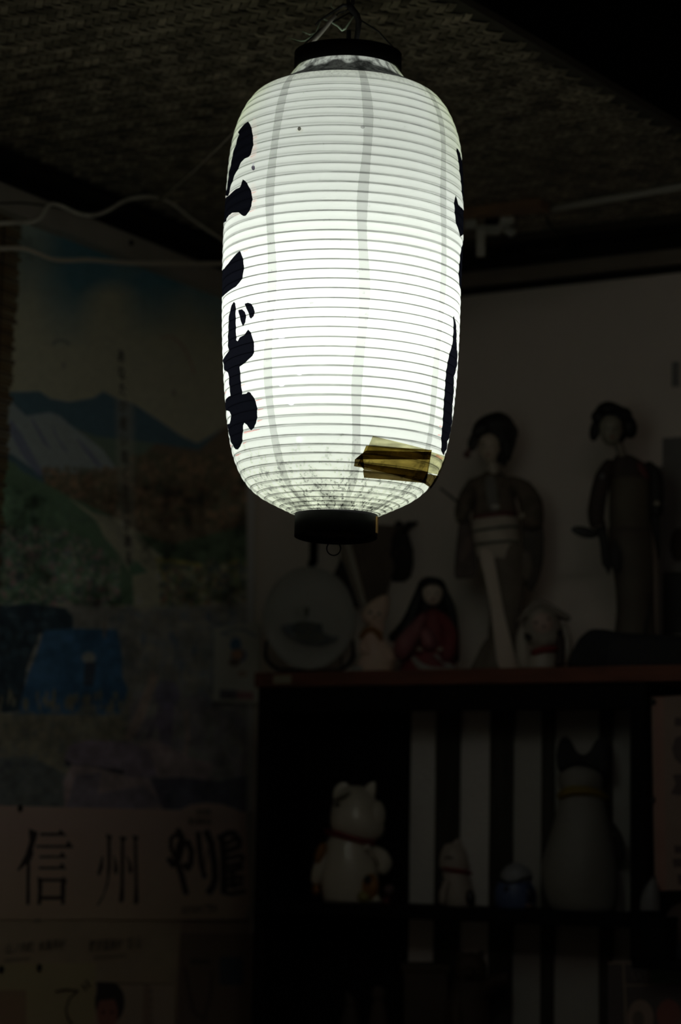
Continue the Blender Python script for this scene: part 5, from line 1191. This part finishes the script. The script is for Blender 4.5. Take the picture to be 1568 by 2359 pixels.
f = Fig('lucky_cat', 1055, -.238, ZC, 'small white cat with red collar and black patches, middle of the cabinet shelf', 'figurine', 'white cat figurines')
Ms = mat('small_cat_glaze', (.38, .32, .28), .5, c2=(.34, .30, .26), scale=12)
f.B(f.loft([(1056, 2103, 34, 26), (1056, 2090, 38, 28), (1054, 2060, 38, 28), (1052, 2035, 34, 26), (1050, 2012, 30, 22)]), 'body', Ms)
hd = f.B(f.loft([(1050, 2018, 22, 18), (1048, 2004, 34, 26), (1046, 1985, 34, 26), (1046, 1965, 30, 22), (1046, 1950, 20, 16), (1046, 1944, 8, 7)]), 'head', Ms)
f.B(f.slab([(1018, 1968), (1024, 1945), (1036, 1950)], -8, 2), 'ear', Ms, hd, bevel=1.5); f.B(f.slab([(1040, 1948), (1050, 1934), (1062, 1934), (1068, 1956)], -8, 2), 'ear', Ms, hd, bevel=1.5)
f.B(f.tube([(1024, 1978, -24), (1032, 1976, -27), (1042, 1978, -27)], 2.4, 8), 'eye', mat('closed_eye', (.05, .05, .04), .6), hd)
f.B(f.tube([(1018, 2001, -8), (1032, 2003, -24), (1050, 2006, -28), (1070, 2009, -22), (1084, 2013, -8)], 4.2, 10), 'collar', Mrb)
f.B(f.ell(1016, 2034, 9, 14, 9, -12), 'glaze_spot', Mbk); f.B(f.ell(1081, 2068, 12, 18, 8, -22), 'glaze_spot', Mbk); f.B(f.tube([(1028, 2030, -22), (1018, 2060, -26), (1020, 2085, -28)], [7, 9, 8], 10), 'paw', Ms)

f = Fig('blue_bird_figurine', 1187, -.238, ZC, 'round blue bird figurine with a pale crown between the cats', 'figurine')
Mbl = mat('deep_blue_glaze', (.055, .085, .19), .45); Mcr = mat('pale_grey_glaze', (.26, .27, .29), .5)
f.B(f.loft([(1187, 2103, 38, 28), (1187, 2090, 46, 32), (1187, 2065, 48, 34), (1186, 2045, 44, 32), (1185, 2030, 36, 28)]), 'body', Mbl)
f.B(f.loft([(1188, 2034, 34, 27), (1190, 2022, 38, 30), (1190, 2008, 34, 27), (1190, 1996, 22, 18), (1190, 1989, 8, 7)]), 'crown', Mcr)
f.B(f.tube([(1150, 2026, -18), (1166, 2034, -26), (1186, 2031, -31), (1206, 2024, -28), (1224, 2022, -16)], [4, 3.5, 3, 3, 3], 8), 'brow_band', Mbk)
f.B(f.ell(1215, 2062, 13, 20, 8, -22), 'wing', mat('navy_wing', (.008, .010, .035), .5)); f.B(f.slab([(1158, 2040), (1172, 2044), (1160, 2056)], -34, -28), 'beak', Mbk, bevel=1)
f.B(f.ell(1216, 2086, 12, 6, 8, -26), 'foot', mat('brown_foot', (.10, .06, .05), .6))

f = Fig('large_cat_statue', 1340, -.228, ZC, 'large white cat statue with tall black ears and mustard collar, right half of cabinet', 'figurine')
Mg = mat('matt_white_glaze', (.20, .19, .17), .6); Mm = mat('mustard_collar', (.20, .14, .015), .6)
f.B(f.loft([(1345, 2103, 62, 44), (1342, 2090, 76, 52), (1338, 2050, 87, 58), (1336, 2000, 88, 58), (1338, 1960, 80, 54), (1340, 1920, 70, 48), (1342, 1880, 61, 42), (1343, 1845, 54, 38), (1343, 1820, 50, 36)]), 'body', Mg)
hd = f.B(f.loft([(1341, 1830, 44, 34), (1341, 1815, 51, 38), (1341, 1795, 53, 40), (1340, 1780, 48, 36), (1338, 1769, 34, 28), (1336, 1764, 14, 12)]), 'head', Mg)
f.B(f.tube([(1292, 1836, -10), (1308, 1826, -32), (1340, 1824, -40), (1372, 1828, -32), (1398, 1840, -10)], [9, 11, 11, 10, 8], 12), 'collar', Mm)
Me = mat('black_ear', (.004, .004, .004), .7)
f.B(f.slab([(1288, 1782), (1284, 1740), (1292, 1706), (1304, 1698), (1318, 1708), (1330, 1735), (1345, 1744), (1362, 1735), (1376, 1708), (1390, 1698), (1404, 1710), (1410, 1740), (1406, 1790), (1390, 1784), (1366, 1770), (1336, 1762), (1310, 1768)], -30, -4), 'ears', Me, hd, bevel=5)
f.B(f.tube([(1412, 1900, -8), (1426, 1930, -10), (1430, 1980, -10)], [5, 8, 9], 12), 'tail', Md3)

# ---- lower tier, almost in the dark
ZL = .905
Mbx = mat('brown_box_wood', (.060, .040, .022), .7, c2=(.045, .03, .018), scale=12, stretch=(1, 1, 6)); Mcv = mat('carved_brown_wood', (.055, .033, .018), .7, c2=(.04, .025, .015), scale=18)
f = Fig('wooden_box', 978, -.236, ZL, 'brown wooden box with a lid on the lower tier of the cabinet', 'box')
f.B(f.slab([(930, f.by), (930, 2240), (1030, 2240), (1030, f.by)], -40, 40, soft=0), 'box_body', Mbx, bevel=2); f.B(f.slab([(924, 2240), (924, 2222), (1036, 2222), (1036, 2240)], -44, 44, soft=0), 'lid', Mbx, bevel=2)
f = Fig('carved_bear', 1090, -.236, ZL, 'dark brown carved wooden bear on the lower tier beside the box', 'figurine')
f.B(f.loft([(1085, f.by, 60, 44), (1085, 2480, 58, 44), (1082, 2380, 54, 42), (1080, 2310, 48, 38), (1082, 2260, 38, 32)]), 'body', Mcv)
hd = f.B(f.loft([(1084, 2270, 26, 22), (1086, 2250, 36, 30, -4), (1086, 2225, 36, 30, -6), (1086, 2206, 26, 22, -4), (1086, 2198, 10, 9, -2)]), 'head', Mcv); f.B(f.tube([(1082, 2236, -30), (1080, 2244, -50)], [14, 9], 10), 'snout', Mcv, hd)
f.B(f.ell(1062, 2202, 9, 9, 5, -4), 'ear', Mcv, hd); f.B(f.ell(1110, 2202, 9, 9, 5, -4), 'ear', Mcv, hd)
f.B(f.tube([(1110, 2290, -10), (1135, 2262, -24), (1165, 2256, -34)], [18, 18, 15], 12), 'arm', Mcv); f.B(f.tube([(1055, 2295, -14), (1048, 2340, -30), (1056, 2380, -38)], [16, 15, 12], 12), 'arm', Mcv)
for (px_, top_, nm, lb, mm) in ((872, 2272, 'seated_figurine', 'small dim brown seated figurine on the lower tier, left of the box', mat('dim_terracotta', (.065, .042, .030), .7)), (808, 2286, 'seated_figurine', 'smallest brown pointed figurine at the left of the lower tier', mat('dim_umber', (.050, .036, .026), .7))):
    f = Fig(nm, px_, -.24, ZL, lb, 'figurine', 'small brown figurines on the lower tier')
    f.B(f.loft([(px_, f.by, 34, 26), (px_, 2460, 32, 24), (px_, 2390, 28, 22), (px_, 2340, 20, 17), (px_, top_ + 34, 12, 10)]), 'body', mm)
    f.B(f.loft([(px_, top_ + 36, 9, 8), (px_, top_ + 24, 17, 14), (px_, top_ + 12, 15, 12), (px_, top_ + 2, 7, 6)] if px_ > 850 else [(px_, top_ + 36, 9, 8), (px_, top_ + 26, 13, 11), (px_ - 5, top_ + 10, 8, 7), (px_ - 10, top_, 2, 2)]), 'head', mm)

# ================================================================== RIGHT OF THE CABINET
XQ = XR + .004
ZK = on(1545, 2207, 1, -.30).z
side = empty('side_counter', ((XQ + 1.25) / 2, -.16, 0), 0, 'black low counter to the right of the display cabinet', 'counter')
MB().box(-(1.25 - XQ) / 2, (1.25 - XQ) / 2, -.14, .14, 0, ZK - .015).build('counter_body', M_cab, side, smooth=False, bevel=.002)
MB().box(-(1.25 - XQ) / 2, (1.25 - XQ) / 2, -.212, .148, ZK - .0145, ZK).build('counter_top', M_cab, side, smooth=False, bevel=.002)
blk = empty('black_box', (XQ + .027, -.337, ZK), 0, 'black box standing on the side counter under the pale dome ornament', 'box')
MB().box(-.024, .026, -.030, .026, .0003, 1.150 - ZK - .006).build('box_body', M_cab, blk, smooth=False, bevel=.001)
MB().box(-.0255, .0275, -.0315, .0265, 1.150 - ZK - .0055, 1.150 - ZK).build('lid', M_cab, blk, smooth=False, bevel=.001)
c = Canvas(1480, 1590, 1700, 2090, 2.0, dsp(17, 13, 11)); c.a *= (0.92 + .16 * vnoise(c.h, c.w, 60, 3))[..., None]
c.poly([(1505, 1600), (1530, 1600), (1535, 2080), (1512, 2080)], dsp(21, 12, 10), .5)
for q in ([(1555, 1653), (1600, 1653), (1600, 1673), (1555, 1673)], [(1548, 1725), (1556, 1700), (1580, 1690), (1640, 1690), (1640, 1760), (1568, 1760), (1555, 1748)], [(1550, 1785), (1600, 1780), (1600, 1835), (1545, 1830), (1556, 1806)],
          [(1552, 1948), (1600, 1948), (1600, 1966), (1554, 1966)], [(1549, 1978), (1600, 1978), (1600, 1998), (1551, 1998)], [(1560, 2014), (1600, 2014), (1600, 2038), (1562, 2038)]): c.poly(q, dsp(7, 5, 5))
c.blur(2)
poster('hanging_bill', 1, -.306, [(1500, 1606), (1690, 1596), (1690, 2050), (1508, 2052)], c, 'long cream and red hanging bill at the right edge below the shelf', 'poster', wav=.003)
tag(MB().ell(on(1504, 1617, 1, -.311), (.005, .003, .006)).build('push_pin', MP), 'black push pin in the corner of the hanging bill', 'pin')
tag(MB().ell(on(1504, 1843, 1, -.311), (.004, .003, .006)).build('push_pin', MP), 'black push pin halfway down the edge of the hanging bill', 'pin')
f = Fig('dome_ornament', 1497, -.337, 1.150, 'small pale dome-shaped ornament at the foot of the cabinet post', 'ornament')
f.B(f.loft([(1497, 2098, 23, 20), (1497, 2085, 23, 19), (1499, 2060, 20, 17), (1503, 2038, 13, 12), (1506, 2026, 6, 6)]), 'dome_body', mat('dim_white_bowl', (.16, .16, .165), .5)); f.B(f.loft([(1506, 2027, 7, 7), (1507, 2020, 7, 7)]), 'top_knob', Mdk)
f = Fig('cushion', 1590, -.285, ZK, 'dim brownish cushion with a bluish base on the side counter at the right edge', 'cushion')
f.B(f.loft([(1590, 2172, 50, 22), (1590, 2160, 57, 26), (1590, 2130, 58, 28), (1590, 2105, 52, 24), (1590, 2088, 36, 16), (1590, 2080, 16, 8)]), 'cushion_body', mat('dim_brown_cushion', (.10, .072, .062), .9, bump=.3, bscale=80))
f.B(f.loft([(1590, f.by, 68, 34), (1590, 2196, 68, 34), (1590, 2180, 64, 32), (1590, 2171, 54, 26)]), 'cushion_base', mat('dim_blue_base', (.032, .036, .042), .8))
c = Canvas(1380, 2190, 1700, 2400, 2.0, dsp(7, 6, 6)); L_ = dsp(17, 14, 12)
c.line([(1400, 2218), (1470, 2218), (1568, 2208), (1700, 2200)], 6, L_); c.line([(1436, 2222), (1440, 2300), (1442, 2400)], 5, L_); c.line([(1440, 2270), (1500, 2268), (1568, 2262), (1700, 2256)], 4, L_)
c.poly([(1500, 2228), (1700, 2214), (1700, 2262), (1500, 2266)], dsp(8, 11, 8)); c.ell(1475, 2345, 30, 42, dsp(19, 15, 13)); c.ell(1470, 2350, 14, 22, dsp(10, 8, 7)); c.ell(1540, 2338, 28, 36, dsp(16, 7, 6)); c.ell(1580, 2370, 30, 30, dsp(15, 8, 7)); c.blur(1)
fb = poster('framed_flyer', 1, -.304, [(1400, 2216), (1690, 2202), (1690, 2410), (1400, 2410)], c, 'dark framed flyer with a pale round flower at the lower right corner', 'poster')
text('い 又', 1, -.3065, 1453, 2257, 22, mat('flyer_ink', dsp(15, 12, 12), .6), fb)
